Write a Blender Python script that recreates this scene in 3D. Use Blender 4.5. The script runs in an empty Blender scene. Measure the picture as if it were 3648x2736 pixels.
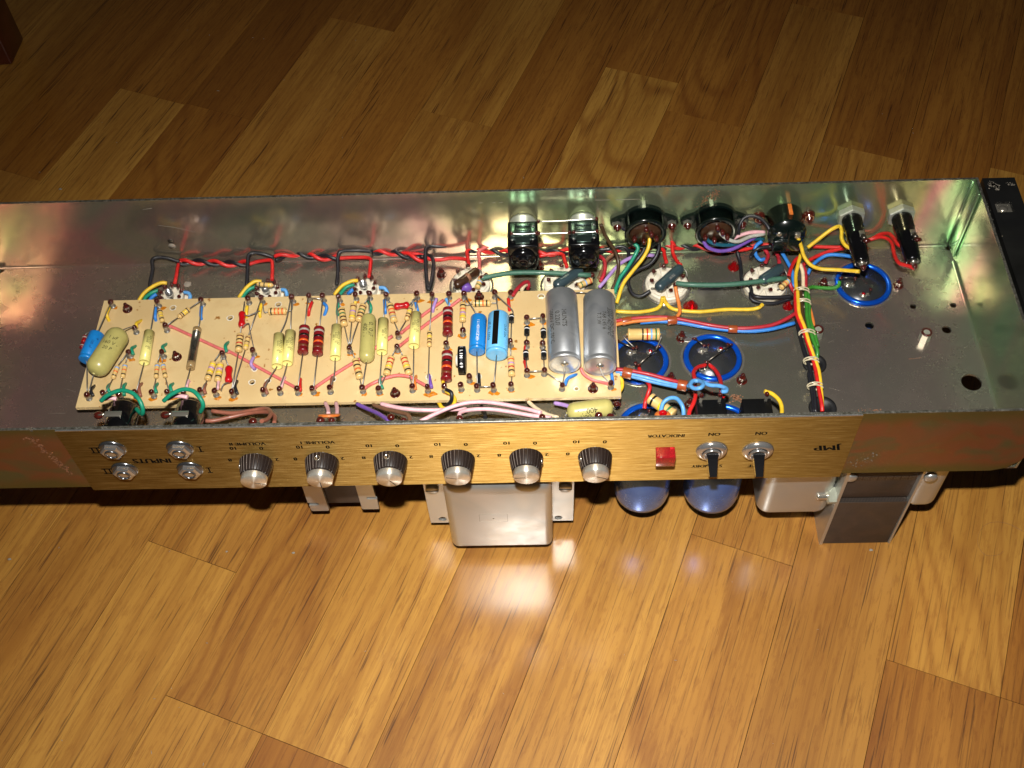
import bpy, bmesh, math, random
from mathutils import Vector, Matrix, Euler
from mathutils import geometry as mgeo

random.seed(7)
MM = 0.001
scene = bpy.context.scene
COL = scene.collection

# ------------------------------------------------------------------ camera
CAM_F = 4056.27                       # focal length in photo pixels (photo 3648 x 2736)
CAM_E = Euler((0.6161955, 0.035604, 0.0001067), 'XYZ')
CAM_P = Vector((306.25, -385.90, 654.17))
cam_d = bpy.data.cameras.new('camera')
cam_d.sensor_width = 36.0
cam_d.lens = CAM_F * 36.0 / 3648.0
cam_d.clip_start = 0.02
cam_d.clip_end = 50
cam = bpy.data.objects.new('camera', cam_d)
cam.location = CAM_P * MM
cam.rotation_euler = CAM_E
COL.objects.link(cam)
scene.camera = cam
# ------------------------------------------------------------------ world: a dim room
world = bpy.data.worlds.new('World')
scene.world = world
world.use_nodes = True
bg = world.node_tree.nodes['Background']
bg.inputs[0].default_value = (1.0, 0.93, 0.84, 1)
bg.inputs[1].default_value = 0.012
# ------------------------------------------------------------------ the camera flash, above the lens
fl = bpy.data.lights.new('flash', 'AREA')
fl.shape = 'RECTANGLE'
fl.size = 0.024
fl.size_y = 0.014
fl.energy = 4.75
fl.spread = math.radians(100)
fl.color = (1.0, 0.965, 0.90)
flo = bpy.data.objects.new('flash', fl)
FP = Vector((295.5, -334, 741))
flo.location = FP * MM
flo.rotation_euler = (Vector((312, -95, -40)) - FP).to_track_quat('-Z', 'Y').to_euler()
COL.objects.link(flo)
# ------------------------------------------------------------------ picture
vs = scene.view_settings
vs.view_transform = 'Standard'
vs.look = 'None'
vs.exposure = 0
vs.gamma = 1
scene.cycles.max_bounces = 8
scene.cycles.diffuse_bounces = 3
scene.cycles.glossy_bounces = 5
scene.cycles.transmission_bounces = 6
scene.cycles.caustics_reflective = True
scene.cycles.blur_glossy = 0.05
scene.cycles.sample_clamp_indirect = 6
scene.cycles.use_denoising = True

# ------------------------------------------------------------------ photo pixel -> place
CR = CAM_E.to_matrix()
ZONE = dict(A=(200, 1000, .31646), B=(800, 1000, .31646), C=(1400, 1000, .36166), D=(2100, 1000, .36166),
            E=(1700, 650, .31646), F=(2300, 650, .31646), G=(2948, 600, .31646), Y=(0, 600, .31646),
            J=(0, 1450, .36166), K=(700, 1450, .36166), M=(1400, 1450, .36166), N=(2100, 1450, .36166),
            O=(2848, 1450, .36166), Q=(2848, 1050, .36166), T=(0, 0, 1.6492))


def ray(z, x, y):
    a = ZONE[z]
    u, v = a[0] + x * a[2], a[1] + y * a[2]
    return CR @ Vector(((u - 1824) / CAM_F, -(v - 1368) / CAM_F, -1.0))


def at(z, x, y, h):                   # point at height h (mm)
    d = ray(z, x, y)
    return CAM_P + d * ((h - CAM_P.z) / d.z)


def aty(z, x, y, Y):                  # point on the vertical plane Y
    d = ray(z, x, y)
    return CAM_P + d * ((Y - CAM_P.y) / d.y)


# ------------------------------------------------------------------ materials
def srgb(r, g, b):
    f = lambda c: (c / 255 / 12.92) if c / 255 <= 0.04045 else ((c / 255 + 0.055) / 1.055) ** 2.4
    return (f(r), f(g), f(b), 1.0)


class NT:
    def __init__(self, name):
        self.m = bpy.data.materials.new(name)
        self.m.use_nodes = True
        self.t = self.m.node_tree
        self.b = self.t.nodes['Principled BSDF']

    def n(self, typ, **kw):
        nd = self.t.nodes.new(typ)
        for k, v in kw.items():
            if k.startswith('i_'):
                nd.inputs[k[2:].replace('_', ' ')].default_value = v
            else:
                setattr(nd, k, v)
        return nd

    def l(self, a, b):
        self.t.links.new(a, b)

    def set(self, **kw):
        for k, v in kw.items():
            self.b.inputs[k.replace('_', ' ')].default_value = v

    def noise(self, scale, detail=3, rough=0.55, vec=None, dist=0.0):
        nd = self.n('ShaderNodeTexNoise')
        nd.inputs['Scale'].default_value = scale
        nd.inputs['Detail'].default_value = detail
        nd.inputs['Roughness'].default_value = rough
        nd.inputs['Distortion'].default_value = dist
        if vec is not None:
            self.l(vec, nd.inputs['Vector'])
        return nd.outputs['Fac']

    def coord(self, scale=(1, 1, 1), rot=(0, 0, 0), out='Object'):
        tc = self.n('ShaderNodeTexCoord')
        mp = self.n('ShaderNodeMapping')
        mp.inputs['Scale'].default_value = scale
        mp.inputs['Rotation'].default_value = rot
        self.l(tc.outputs[out], mp.inputs['Vector'])
        return mp.outputs['Vector']

    def ramp(self, fac, stops, interp='LINEAR'):
        r = self.n('ShaderNodeValToRGB')
        r.color_ramp.interpolation = interp
        e = r.color_ramp.elements
        while len(e) < len(stops):
            e.new(0.5)
        for el, (p, c) in zip(e, stops):
            el.position = p
            el.color = c if len(c) == 4 else (*c, 1)
        self.l(fac, r.inputs['Fac'])
        return r.outputs['Color']

    def mix(self, fac, a, b, blend='MIX'):
        mx = self.n('ShaderNodeMix', data_type='RGBA', blend_type=blend)
        for sock, val in ((mx.inputs['Factor'], fac), (mx.inputs['A'], a), (mx.inputs['B'], b)):
            pass
        ins = [i for i in mx.inputs if i.enabled]
        for sock, val in zip((mx.inputs[0], mx.inputs[6], mx.inputs[7]), (fac, a, b)):
            if hasattr(val, 'node'):
                self.l(val, sock)
            else:
                sock.default_value = val
        return mx.outputs[2]

    def math(self, op, a, b=0.0, clamp=False):
        nd = self.n('ShaderNodeMath', operation=op, use_clamp=clamp)
        for s, v in zip(nd.inputs, (a, b)):
            if hasattr(v, 'node'):
                self.l(v, s)
            else:
                s.default_value = v
        return nd.outputs[0]

    def bump(self, h, strength=0.3, dist=0.0005):
        bp = self.n('ShaderNodeBump')
        bp.inputs['Strength'].default_value = strength
        bp.inputs['Distance'].default_value = dist
        self.l(h, bp.inputs['Height'])
        self.l(bp.outputs['Normal'], self.b.inputs['Normal'])


MAT = {}


def simple(name, col, rough=0.4, metal=0.0, coat=0.0, var=0.12, vscale=220, ior=1.5, trans=0.0, bump=0.0):
    k = NT(name)
    c = srgb(*col)
    k.set(Roughness=rough, Metallic=metal, IOR=ior)
    k.b.inputs['Coat Weight'].default_value = coat
    k.b.inputs['Coat Roughness'].default_value = 0.08
    k.b.inputs['Transmission Weight'].default_value = trans
    f = k.noise(vscale, 3, 0.6, k.coord())
    lo = tuple(x * (1 - var) for x in c[:3]) + (1,)
    hi = tuple(min(1, x * (1 + var)) for x in c[:3]) + (1,)
    k.l(k.ramp(f, [(0.3, lo), (0.7, hi)]), k.b.inputs['Base Color'])
    if bump:
        k.bump(f, bump, 0.0002)
    MAT[name] = k.m
    return k


# insulation and component colours
for nm, c in dict(red=(196, 32, 30), crimson=(168, 36, 48), salmon=(205, 104, 100), pink=(222, 172, 178), yellow=(226, 186, 46),
                  black=(24, 24, 30), blue=(44, 120, 200), lightblue=(88, 152, 210), green=(22, 134, 104), grass=(52, 124, 40),
                  brown=(118, 82, 60), darkbrown=(66, 46, 26), violet=(112, 78, 164), lavender=(164, 132, 190), orange=(214, 122, 54),
                  cream=(226, 206, 170), grey=(170, 170, 160), white=(232, 230, 224), teal=(22, 84, 104), rustbrown=(140, 84, 66),
                  navy=(26, 46, 92)).items():
    simple('wire_' + nm, c, 0.44, 0, 0.06, 0.16, 260)
for nm, c in dict(tan=(214, 178, 112), paleyellow=(226, 214, 130), olive=(178, 168, 100), darkred=(116, 18, 24), brightred=(184, 14, 22),
                  capblue=(26, 122, 196), skyblue=(104, 180, 228), blackbody=(22, 22, 24), slate=(48, 64, 70),
                  band_black=(20, 18, 16), band_brown=(110, 56, 34), band_red=(188, 40, 26), band_orange=(226, 92, 34),
                  band_yellow=(240, 204, 24), band_green=(52, 112, 66), band_blue=(112, 168, 232), band_violet=(176, 132, 190),
                  band_grey=(170, 160, 150), band_gold=(150, 116, 50), ink=(48, 46, 38), ink_white=(235, 235, 235),
                  ink_black=(22, 18, 14), ring_seal=(150, 40, 34)).items():
    simple(nm, c, 0.32, 0, 0.25, 0.06, 300)
for nm, c in dict(ink=(44, 42, 34), ink_black=(16, 13, 10)).items():
    simple(nm, c, 0.95, 0, 0.0, 0.06, 300).b.inputs['Specular IOR Level'].default_value = 0.05
simple('lacquer', (70, 22, 16), 0.12, 0, 0.8, 0.5, 400)
simple('flux', (186, 112, 22), 0.15, 0, 0.6, 0.35, 500)
simple('red_lacquer', (172, 8, 16), 0.1, 0, 0.8, 0.3, 200)
simple('solder', (168, 166, 160), 0.35, 0.8, 0, 0.25, 700)
simple('lead_wire', (150, 146, 140), 0.42, 0.7, 0, 0.2, 500)
simple('bare_wire', (225, 222, 214), 0.25, 0.86, 0, 0.1, 500)
simple('plated', (206, 200, 186), 0.2, 0.86, 0, 0.12, 90)
simple('plated_dark', (104, 98, 90), 0.28, 0.86, 0, 0.3, 160)
simple('nickel', (196, 196, 196), 0.16, 0.86, 0, 0.08, 60)
simple('plate_green', (92, 112, 106), 0.24, 0.9, 0, 0.25, 160)
simple('steel_dark', (120, 122, 126), 0.22, 0.9, 0, 0.15, 90)
simple('ceramic', (216, 208, 190), 0.45, 0, 0.1, 0.06, 90)
simple('nut_pale', (176, 180, 164), 0.4, 0.5, 0, 0.15, 200)
simple('bakelite_reflection_tint', (10, 19, 17), 0.2, 0, 0.5, 0.3, 60)  # black bakelite; greenish reflection of the rear wall put into its colour
simple('bakelite', (10, 10, 12), 0.16, 0, 0.5, 0.3, 60)
simple('bakelite_matt', (9, 9, 10), 0.5, 0, 0, 0.3, 90).b.inputs['Specular IOR Level'].default_value = 0.25
simple('phenolic_brown', (58, 36, 22), 0.3, 0, 0.3, 0.3, 120)
simple('knob_brown', (34, 26, 23), 0.36, 0, 0.0, 0.2, 200).b.inputs['Specular IOR Level'].default_value = 0.35
simple('knob_groove', (86, 76, 70), 0.6, 0, 0, 0.2, 200)
simple('tie', (214, 202, 170), 0.35, 0, 0.3, 0.15, 400, trans=0.2)
simple('tape', (150, 70, 34), 0.35, 0, 0.2, 0.15, 200)
simple('paper_sleeve', (206, 202, 120), 0.5, 0, 0, 0.1, 200)
simple('sleeve_green', (60, 102, 84), 0.55, 0, 0.05, 0.18, 500, bump=0.25)
simple('rubber', (18, 18, 20), 0.55, 0, 0, 0.3, 200)
simple('glass_tube', (150, 124, 84), 0.12, 0.0, 0.6, 0.15, 300)
simple('foil_grey', (120, 116, 104), 0.25, 0.8, 0.3, 0.3, 500)
simple('dust', (138, 130, 118), 0.9, 0, 0, 0.2, 900)
simple('leather_brown', (70, 26, 12), 0.35, 0, 0.3, 0.3, 40)
simple('copper_mark', (150, 104, 76), 0.6, 0.2, 0, 0.3, 800)
simple('copper_disc', (196, 104, 42), 0.35, 0, 0.2, 0.2, 300)
simple('lever', (16, 16, 18), 0.2, 0, 0.4, 0.2, 60)
simple('hole_dark', (12, 10, 8), 0.9, 0, 0, 0.1, 60)


def metal_zinc(name, cols, rough=(0.16, 0.34), fscale=16, dirt=0.5, metal=0.85, coat=0.0, along=None, bumpy=0.35, edge=None):
    k = NT(name)
    v = k.coord()
    f = k.noise(fscale, 1.6, 0.45, v, 0.8)
    base = k.ramp(f, [(0.25 + 0.5 * i / (len(cols) - 1), srgb(*c)) for i, c in enumerate(cols)])
    if along:
        sx = k.n('ShaderNodeSeparateXYZ')
        k.l(v, sx.inputs[0])
        xx = k.math('ADD', k.math('ADD', k.math('MULTIPLY', sx.outputs[0], 1.33), 0.5), k.math('MULTIPLY', k.math('SUBTRACT', k.noise(9, 2, 0.5, v, 0.8), 0.5), 0.30))
        base = k.mix(0.62, base, k.ramp(xx, [(p_, srgb(*c_)) for p_, c_ in along]))
    f2 = k.noise(fscale * 0.45, 2, 0.5, k.coord((1.0, 1.6, 1.2), (0.3, 0.2, 0.5)), 0.6)
    base2 = k.mix(k.ramp(f2, [(0.42, (0, 0, 0)), (0.62, (1, 1, 1))]), base, k.mix(0.5, base, srgb(*cols[-1])))
    if edge:
        sz = k.n('ShaderNodeSeparateXYZ')
        k.l(v, sz.inputs[0])
        ez = k.math('ADD', k.math('ABSOLUTE', sz.outputs[2]), k.math('MULTIPLY', k.math('SUBTRACT', k.noise(25, 3, 0.5, v), 0.5), 0.018))
        mr = k.n('ShaderNodeMapRange', interpolation_type='SMOOTHSTEP')
        mr.inputs['From Min'].default_value = 0.020
        mr.inputs['From Max'].default_value = 0.034
        k.l(ez, mr.inputs['Value'])
        base2 = k.mix(mr.outputs['Result'], base2, srgb(*edge))
    # specks of dirt and corrosion
    vo = k.n('ShaderNodeTexVoronoi')
    vo.inputs['Scale'].default_value = 150
    k.l(v, vo.inputs['Vector'])
    spk = k.math('LESS_THAN', vo.outputs['Distance'], 0.055)
    gate = k.math('GREATER_THAN', k.noise(30, 3, 0.6, v), 0.56)
    spk = k.math('MULTIPLY', k.math('MULTIPLY', spk, gate), dirt)
    col = k.mix(spk, base2, srgb(150, 138, 118))
    k.l(col, k.b.inputs['Base Color'])
    k.set(Metallic=1.0)
    met = k.math('SUBTRACT', metal, k.math('MULTIPLY', spk, metal * 0.9))
    k.b.inputs['Coat Weight'].default_value = coat
    k.b.inputs['Coat Roughness'].default_value = 0.09
    k.l(met, k.b.inputs['Metallic'])
    rr = k.noise(60, 5, 0.65, v)
    r = k.n('ShaderNodeMapRange')
    r.inputs['From Min'].default_value = 0.3
    r.inputs['From Max'].default_value = 0.7
    r.inputs['To Min'].default_value = rough[0]
    r.inputs['To Max'].default_value = rough[1]
    k.l(rr, r.inputs['Value'])
    k.l(r.outputs['Result'], k.b.inputs['Roughness'])
    h = k.math('ADD', k.math('MULTIPLY', k.noise(22, 2, 0.5, v), 1.0), k.math('MULTIPLY', k.noise(900, 2, 0.6, v), 0.03))
    k.bump(h, bumpy, 0.0012)
    MAT[name] = k.m


metal_zinc('zinc', [(172, 160, 146), (170, 170, 132), (186, 144, 140), (140, 172, 140), (178, 164, 148)], (0.13, 0.24), 11, 0.3, 0.80, 0.12,
           [(0.0, (150, 156, 100)), (0.07, (214, 122, 124)), (0.16, (156, 138, 124)), (0.36, (164, 148, 138)), (0.44, (190, 150, 150)), (0.5, (206, 184, 138)), (0.58, (164, 196, 130)), (0.66, (108, 172, 128)), (0.76, (138, 180, 116)), (0.86, (116, 168, 136)), (0.91, (212, 196, 126)), (0.95, (220, 132, 152)), (1.0, (140, 196, 146))])
metal_zinc('zinc_floor', [(160, 148, 138), (156, 148, 130), (162, 146, 138), (142, 150, 132), (160, 152, 140)], (0.20, 0.32), 11, 0.3, 0.80, 0.12,
           [(0.0, (150, 150, 110)), (0.07, (184, 134, 130)), (0.2, (150, 144, 124)), (0.45, (162, 154, 136)), (0.52, (182, 170, 144)), (0.62, (156, 164, 132)), (0.72, (136, 146, 126)), (0.84, (148, 138, 132)), (0.93, (176, 152, 146)), (1.0, (150, 160, 138))])
metal_zinc('zinc_outer', [(132, 124, 86), (150, 110, 80), (154, 108, 82), (118, 124, 92), (142, 116, 90)], (0.30, 0.46), 34, 0.4, 0.86, edge=(118, 116, 74))
metal_zinc('zinc_light', [(192, 194, 190), (198, 197, 192), (184, 187, 184), (200, 196, 184), (192, 195, 196)], (0.28, 0.42), 14, 0.0, 0.8, 0.0, None, 0.04)
metal_zinc('black_steel', [(26, 26, 24), (38, 38, 36), (30, 30, 32)], (0.3, 0.5), 20, 1.0, 0.5)
metal_zinc('core_steel', [(60, 46, 35), (70, 53, 40), (52, 40, 32)], (0.5, 0.7), 40, 0.9, 0.12)
metal_zinc('aluminium', [(196, 200, 204), (210, 212, 214), (184, 188, 194)], (0.30, 0.42), 90, 0.1, 0.83)
metal_zinc('blue_can', [(84, 120, 196), (98, 134, 208), (74, 108, 186)], (0.22, 0.30), 30, 0.1, 0.66, 0.2)
metal_zinc('blue_anodised', [(12, 84, 214), (18, 100, 226), (10, 76, 200)], (0.16, 0.24), 30, 0.05, 0.6)
metal_zinc('dark_disc', [(62, 66, 70), (74, 74, 74), (56, 60, 66)], (0.22, 0.34), 40, 0.5, 0.6, 0.3)


def edge_steel():
    k = NT('rim_steel')
    v = k.coord((1, 1, 1))
    f = k.noise(500, 4, 0.7, v)
    k.l(k.ramp(f, [(0.35, srgb(92, 90, 78)), (0.55, srgb(150, 148, 136)), (0.75, srgb(214, 212, 204))]), k.b.inputs['Base Color'])
    k.set(Metallic=0.85, Roughness=0.4)
    MAT['rim_steel'] = k.m


edge_steel()


def brushed_gold():
    k = NT('brushed_gold')
    f = k.noise(4.0, 5, 0.75, k.coord((7, 40, 520)))
    f2 = k.noise(3.0, 4, 0.7, k.coord((15, 40, 1100)))
    fs = k.math('ADD', k.math('MULTIPLY', f, 0.35), k.math('MULTIPLY', f2, 0.65))
    k.l(k.ramp(fs, [(0.34, srgb(122, 90, 38)), (0.5, srgb(164, 127, 60)), (0.66, srgb(234, 200, 128))]), k.b.inputs['Base Color'])
    k.set(Metallic=0.95, Roughness=0.54)
    k.b.inputs['Anisotropic'].default_value = 0.92
    tg = k.n('ShaderNodeCombineXYZ')
    tg.inputs[2].default_value = 1.0
    k.l(tg.outputs[0], k.b.inputs['Tangent'])
    k.bump(fs, 0.4, 0.0005)
    MAT['brushed_gold'] = k.m


brushed_gold()


def turned_cap():                     # spun aluminium knob face
    k = NT('spun_metal')
    k.set(Metallic=0.8, Roughness=0.34)
    k.b.inputs['Anisotropic'].default_value = 0.85
    k.b.inputs['Anisotropic Rotation'].default_value = 0.25
    tg = k.n('ShaderNodeTangent', direction_type='RADIAL', axis='Y')
    k.l(tg.outputs[0], k.b.inputs['Tangent'])
    k.l(k.ramp(k.noise(400, 3, 0.6, k.coord()), [(0.3, srgb(222, 216, 202)), (0.7, srgb(240, 236, 224))]), k.b.inputs['Base Color'])
    MAT['spun_metal'] = k.m


turned_cap()


def board_mat():
    k = NT('board')
    v = k.coord()
    f = k.noise(18, 3, 0.5, v)
    c = k.ramp(f, [(0.3, srgb(198, 168, 118)), (0.7, srgb(212, 186, 136))])
    s = k.noise(900, 2, 0.6, v)
    c = k.mix(k.ramp(s, [(0.66, (0, 0, 0)), (0.85, (1, 1, 1))]), c, srgb(186, 150, 98))
    st = k.noise(34, 4, 0.6, v, 0.6)
    c = k.mix(k.math('MULTIPLY', k.ramp(st, [(0.55, (0, 0, 0)), (0.72, (1, 1, 1))]), 0.35), c, srgb(172, 132, 78))
    dk = k.noise(160, 2, 0.5, v)
    c = k.mix(k.ramp(dk, [(0.70, (0, 0, 0)), (0.74, (1, 1, 1))]), c, srgb(150, 100, 40))
    k.l(c, k.b.inputs['Base Color'])
    k.set(Roughness=0.36)
    k.b.inputs['Coat Weight'].default_value = 0.15
    k.bump(s, 0.08, 0.0002)
    MAT['board'] = k.m


board_mat()


def glassy(name, col, rough=0.08):
    k = NT(name)
    k.l(k.ramp(k.noise(120, 2, 0.5, k.coord()), [(0.3, srgb(*col)), (0.7, srgb(*col))]), k.b.inputs['Base Color'])
    k.set(Roughness=rough, IOR=1.49)
    k.b.inputs['Transmission Weight'].default_value = 0.7
    k.b.inputs['Coat Weight'].default_value = 0.5
    MAT[name] = k.m


glassy('red_plastic', (214, 44, 54), 0.05)
glassy('red_drop', (190, 10, 20), 0.04)


def wood():
    k = NT('oak')
    oi = k.n('ShaderNodeObjectInfo')
    tc = k.n('ShaderNodeTexCoord')
    rnd = k.n('ShaderNodeCombineXYZ')
    k.l(k.math('MULTIPLY', oi.outputs['Random'], 7.3), rnd.inputs[0])
    k.l(k.math('MULTIPLY', oi.outputs['Random'], 3.1), rnd.inputs[1])
    k.l(k.math('MULTIPLY', oi.outputs['Random'], 11.7), rnd.inputs[2])
    add = k.n('ShaderNodeVectorMath', operation='ADD')
    k.l(tc.outputs['Object'], add.inputs[0])
    k.l(rnd.outputs[0], add.inputs[1])

    def mp(s):
        m = k.n('ShaderNodeMapping')
        m.inputs['Scale'].default_value = s
        k.l(add.outputs[0], m.inputs['Vector'])
        return m.outputs['Vector']
    rnd1 = k.math('FRACT', k.math('MULTIPLY', oi.outputs['Random'], 17.0))
    rnd2 = k.math('FRACT', k.math('MULTIPLY', oi.outputs['Random'], 29.0))
    # growth rings: straight on most staves, cathedral figure on some
    bigA = k.noise(1.0, 1.5, 0.45, mp((0.8, 11, 6)), 0.3)
    bigB = k.noise(1.0, 1.2, 0.4, mp((3.4, 10, 6)), 0.4)
    sel = k.math('LESS_THAN', oi.outputs['Alpha'], 0.5)   # alpha marks flat-sawn staves
    big = k.math('ADD', k.math('MULTIPLY', bigA, k.math('SUBTRACT', 1.0, sel)), k.math('MULTIPLY', bigB, sel))
    wob = k.math('MULTIPLY', k.noise(1.0, 3, 0.6, mp((30, 260, 40))), 3.2)
    ring = k.math('SINE', k.math('ADD', k.math('MULTIPLY', big, 82.0), wob))
    ring = k.math('ADD', k.math('MULTIPLY', ring, 0.5), 0.5)
    ring = k.math('POWER', ring, 2.6)
    streak = k.noise(1.0, 4, 0.7, mp((11, 330, 60)))            # fibre
    fleck = k.ramp(k.noise(1.0, 4, 0.7, mp((70, 340, 40))), [(0.53, (0, 0, 0)), (0.62, (1, 1, 1))])
    pores = k.noise(1.0, 1, 0.5, mp((20, 800, 90)))           # long thin open pores
    porem = k.ramp(pores, [(0.62, (0, 0, 0)), (0.67, (1, 1, 1))])
    blot = k.noise(1.0, 3, 0.55, mp((2.4, 18, 4)), 0.3)
    light = k.mix(k.ramp(blot, [(0.34, (0, 0, 0)), (0.66, (1, 1, 1))]), srgb(143, 99, 38), srgb(168, 124, 56))
    ctr = k.math('ADD', k.math('ADD', 0.10, k.math('MULTIPLY', sel, 0.25)), k.math('MULTIPLY', rnd2, 0.34))
    c = k.mix(k.math('MULTIPLY', ring, ctr), light, srgb(116, 70, 22))
    c = k.mix(k.math('MULTIPLY', fleck, 0.36), c, srgb(118, 72, 24))
    c = k.mix(k.math('MULTIPLY', k.ramp(streak, [(0.42, (1, 1, 1)), (0.52, (0, 0, 0))]), 0.30), c, srgb(112, 68, 24))
    pm = k.math('MULTIPLY', porem, k.math('ADD', 0.36, k.math('MULTIPLY', ring, 0.4)))
    c = k.mix(pm, c, srgb(66, 38, 12))
    c = k.mix(1.0, c, oi.outputs['Color'], 'MULTIPLY')
    k.l(c, k.b.inputs['Base Color'])
    k.set(Roughness=0.6)
    k.b.inputs['Specular IOR Level'].default_value = 0.3
    k.b.inputs['Coat Weight'].default_value = 1.0
    k.b.inputs['Coat Roughness'].default_value = 0.21
    h = k.math('SUBTRACT', k.math('MULTIPLY', streak, 0.6), k.math('MULTIPLY', porem, 0.7))
    k.bump(h, 0.12, 0.0003)
    MAT['oak'] = k.m


wood()

# ------------------------------------------------------------------ mesh building
def frame(d):
    d = d.normalized()
    a = Vector((0, 0, 1)) if abs(d.z) < 0.9 else Vector((0, 1, 0))
    x = a.cross(d).normalized()
    return x, d.cross(x)


def spline(pts, sub=6):
    P = [Vector(p) for p in pts]
    if len(P) < 3:
        return P
    P = [P[0] * 2 - P[1]] + P + [P[-1] * 2 - P[-2]]
    out = []
    for i in range(1, len(P) - 2):
        p0, p1, p2, p3 = P[i - 1:i + 3]
        for s in range(sub):
            t = s / sub
            out.append(0.5 * ((2 * p1) + (p2 - p0) * t + (2 * p0 - 5 * p1 + 4 * p2 - p3) * t * t + (3 * p1 - p0 - 3 * p2 + p3) * t ** 3))
    out.append(P[-2])
    return out


def inside(p, poly):
    c = False
    n = len(poly)
    for i in range(n):
        a, b = poly[i], poly[i - 1]
        if (a[1] > p.y) != (b[1] > p.y) and p.x < (b[0] - a[0]) * (p.y - a[1]) / (b[1] - a[1]) + a[0]:
            c = not c
    return c


class MB:
    def __init__(self):
        self.v, self.f, self.m, self.s, self.mats = [], [], [], [], []

    def mi(self, mat):
        if mat not in self.mats:
            self.mats.append(mat)
        return self.mats.index(mat)

    def face(self, idx, mat, smooth=False):
        self.f.append(tuple(idx))
        self.m.append(self.mi(mat))
        self.s.append(smooth)

    def tube(self, pts, r, mat, seg=8, smooth=True):
        pts = [Vector(p) for p in pts]
        n = len(pts)
        rs = r if isinstance(r, (list, tuple)) else [r] * n
        x = None
        base = len(self.v)
        for i, p in enumerate(pts):
            d = pts[min(i + 1, n - 1)] - pts[max(i - 1, 0)]
            if d.length < 1e-9:
                d = Vector((0, 0, 1))
            d.normalize()
            if x is None:
                x, y = frame(d)
            else:
                x = (x - d * x.dot(d))
                x = x.normalized() if x.length > 1e-6 else frame(d)[0]
                y = d.cross(x)
            for k in range(seg):
                a = 2 * math.pi * k / seg
                self.v.append(p + (x * math.cos(a) + y * math.sin(a)) * rs[i])
        for i in range(n - 1):
            for k in range(seg):
                k2 = (k + 1) % seg
                self.face((base + i * seg + k, base + i * seg + k2, base + (i + 1) * seg + k2, base + (i + 1) * seg + k), mat, smooth)
        self.face([base + k for k in reversed(range(seg))], mat)
        self.face([base + (n - 1) * seg + k for k in range(seg)], mat)
        return self

    def lathe(self, p, d, prof, mat, seg=20, smooth=True, mats=None, up=None):
        """prof: list of (distance along d, radius)"""
        p = Vector(p)
        d = Vector(d).normalized()
        x, y = frame(d)
        if up is not None:
            x = (Vector(up) - d * Vector(up).dot(d)).normalized()
            y = d.cross(x)
        base = len(self.v)
        for (t, r) in prof:
            for k in range(seg):
                a = 2 * math.pi * (k + 0.5) / seg
                self.v.append(p + d * t + (x * math.cos(a) + y * math.sin(a)) * max(r, 1e-4))
        for i in range(len(prof) - 1):
            mm = mats[i] if mats else mat
            for k in range(seg):
                k2 = (k + 1) % seg
                self.face((base + i * seg + k, base + i * seg + k2, base + (i + 1) * seg + k2, base + (i + 1) * seg + k), mm, smooth)
        if prof[0][1] > 1e-3:
            self.face([base + k for k in reversed(range(seg))], mats[0] if mats else mat)
        if prof[-1][1] > 1e-3:
            self.face([base + (len(prof) - 1) * seg + k for k in range(seg)], mats[-1] if mats else mat)
        return self

    def box(self, lo, hi, mat, bevel=0.0, M=None):
        lo, hi = Vector(lo), Vector(hi)
        bm = bmesh.new()
        bmesh.ops.create_cube(bm, size=1.0)
        for q in bm.verts:
            q.co = Vector((lo.x + (q.co.x + .5) * (hi.x - lo.x), lo.y + (q.co.y + .5) * (hi.y - lo.y), lo.z + (q.co.z + .5) * (hi.z - lo.z)))
        if bevel:
            bmesh.ops.bevel(bm, geom=bm.edges[:], offset=bevel, segments=2, affect='EDGES', profile=0.5)
        self.addbm(bm, mat, M, bevel > 0)
        return self

    def addbm(self, bm, mat, M=None, smooth=False):
        base = len(self.v)
        bm.verts.index_update()
        for q in bm.verts:
            self.v.append((M @ q.co) if M is not None else q.co.copy())
        for f in bm.faces:
            self.face([base + q.index for q in f.verts], mat, smooth)
        bm.free()

    def ball(self, c, r, mat, seg=10, squash=(1, 1, 1), jit=0.0):
        bm = bmesh.new()
        bmesh.ops.create_icosphere(bm, subdivisions=2, radius=1.0)
        for q in bm.verts:
            j = 1 + random.uniform(-jit, jit)
            q.co = Vector((q.co.x * r * squash[0] * j, q.co.y * r * squash[1] * j, q.co.z * r * squash[2] * j)) + Vector(c)
        self.addbm(bm, mat, None, True)
        return self

    def prism(self, poly, d0, d1, mat, axis='Z', bevel=0):
        """poly of 2-D points extruded along an axis ('Z': xy, 'Y': xz, 'X': yz)"""
        def P(a, b, c):
            return Vector((a, b, c)) if axis == 'Z' else Vector((a, c, b)) if axis == 'Y' else Vector((c, a, b))
        bm = bmesh.new()
        lo = [bm.verts.new(P(a, b, d0)) for a, b in poly]
        hi = [bm.verts.new(P(a, b, d1)) for a, b in poly]
        n = len(poly)
        bm.faces.new(lo)
        bm.faces.new(hi)
        for i in range(n):
            j = (i + 1) % n
            bm.faces.new((lo[i], lo[j], hi[j], hi[i]))
        bmesh.ops.recalc_face_normals(bm, faces=bm.faces[:])
        if bevel:
            bmesh.ops.bevel(bm, geom=bm.edges[:], offset=bevel, segments=3, affect='EDGES', profile=0.5)
        self.addbm(bm, mat, None, bevel > 0)
        return self

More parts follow.
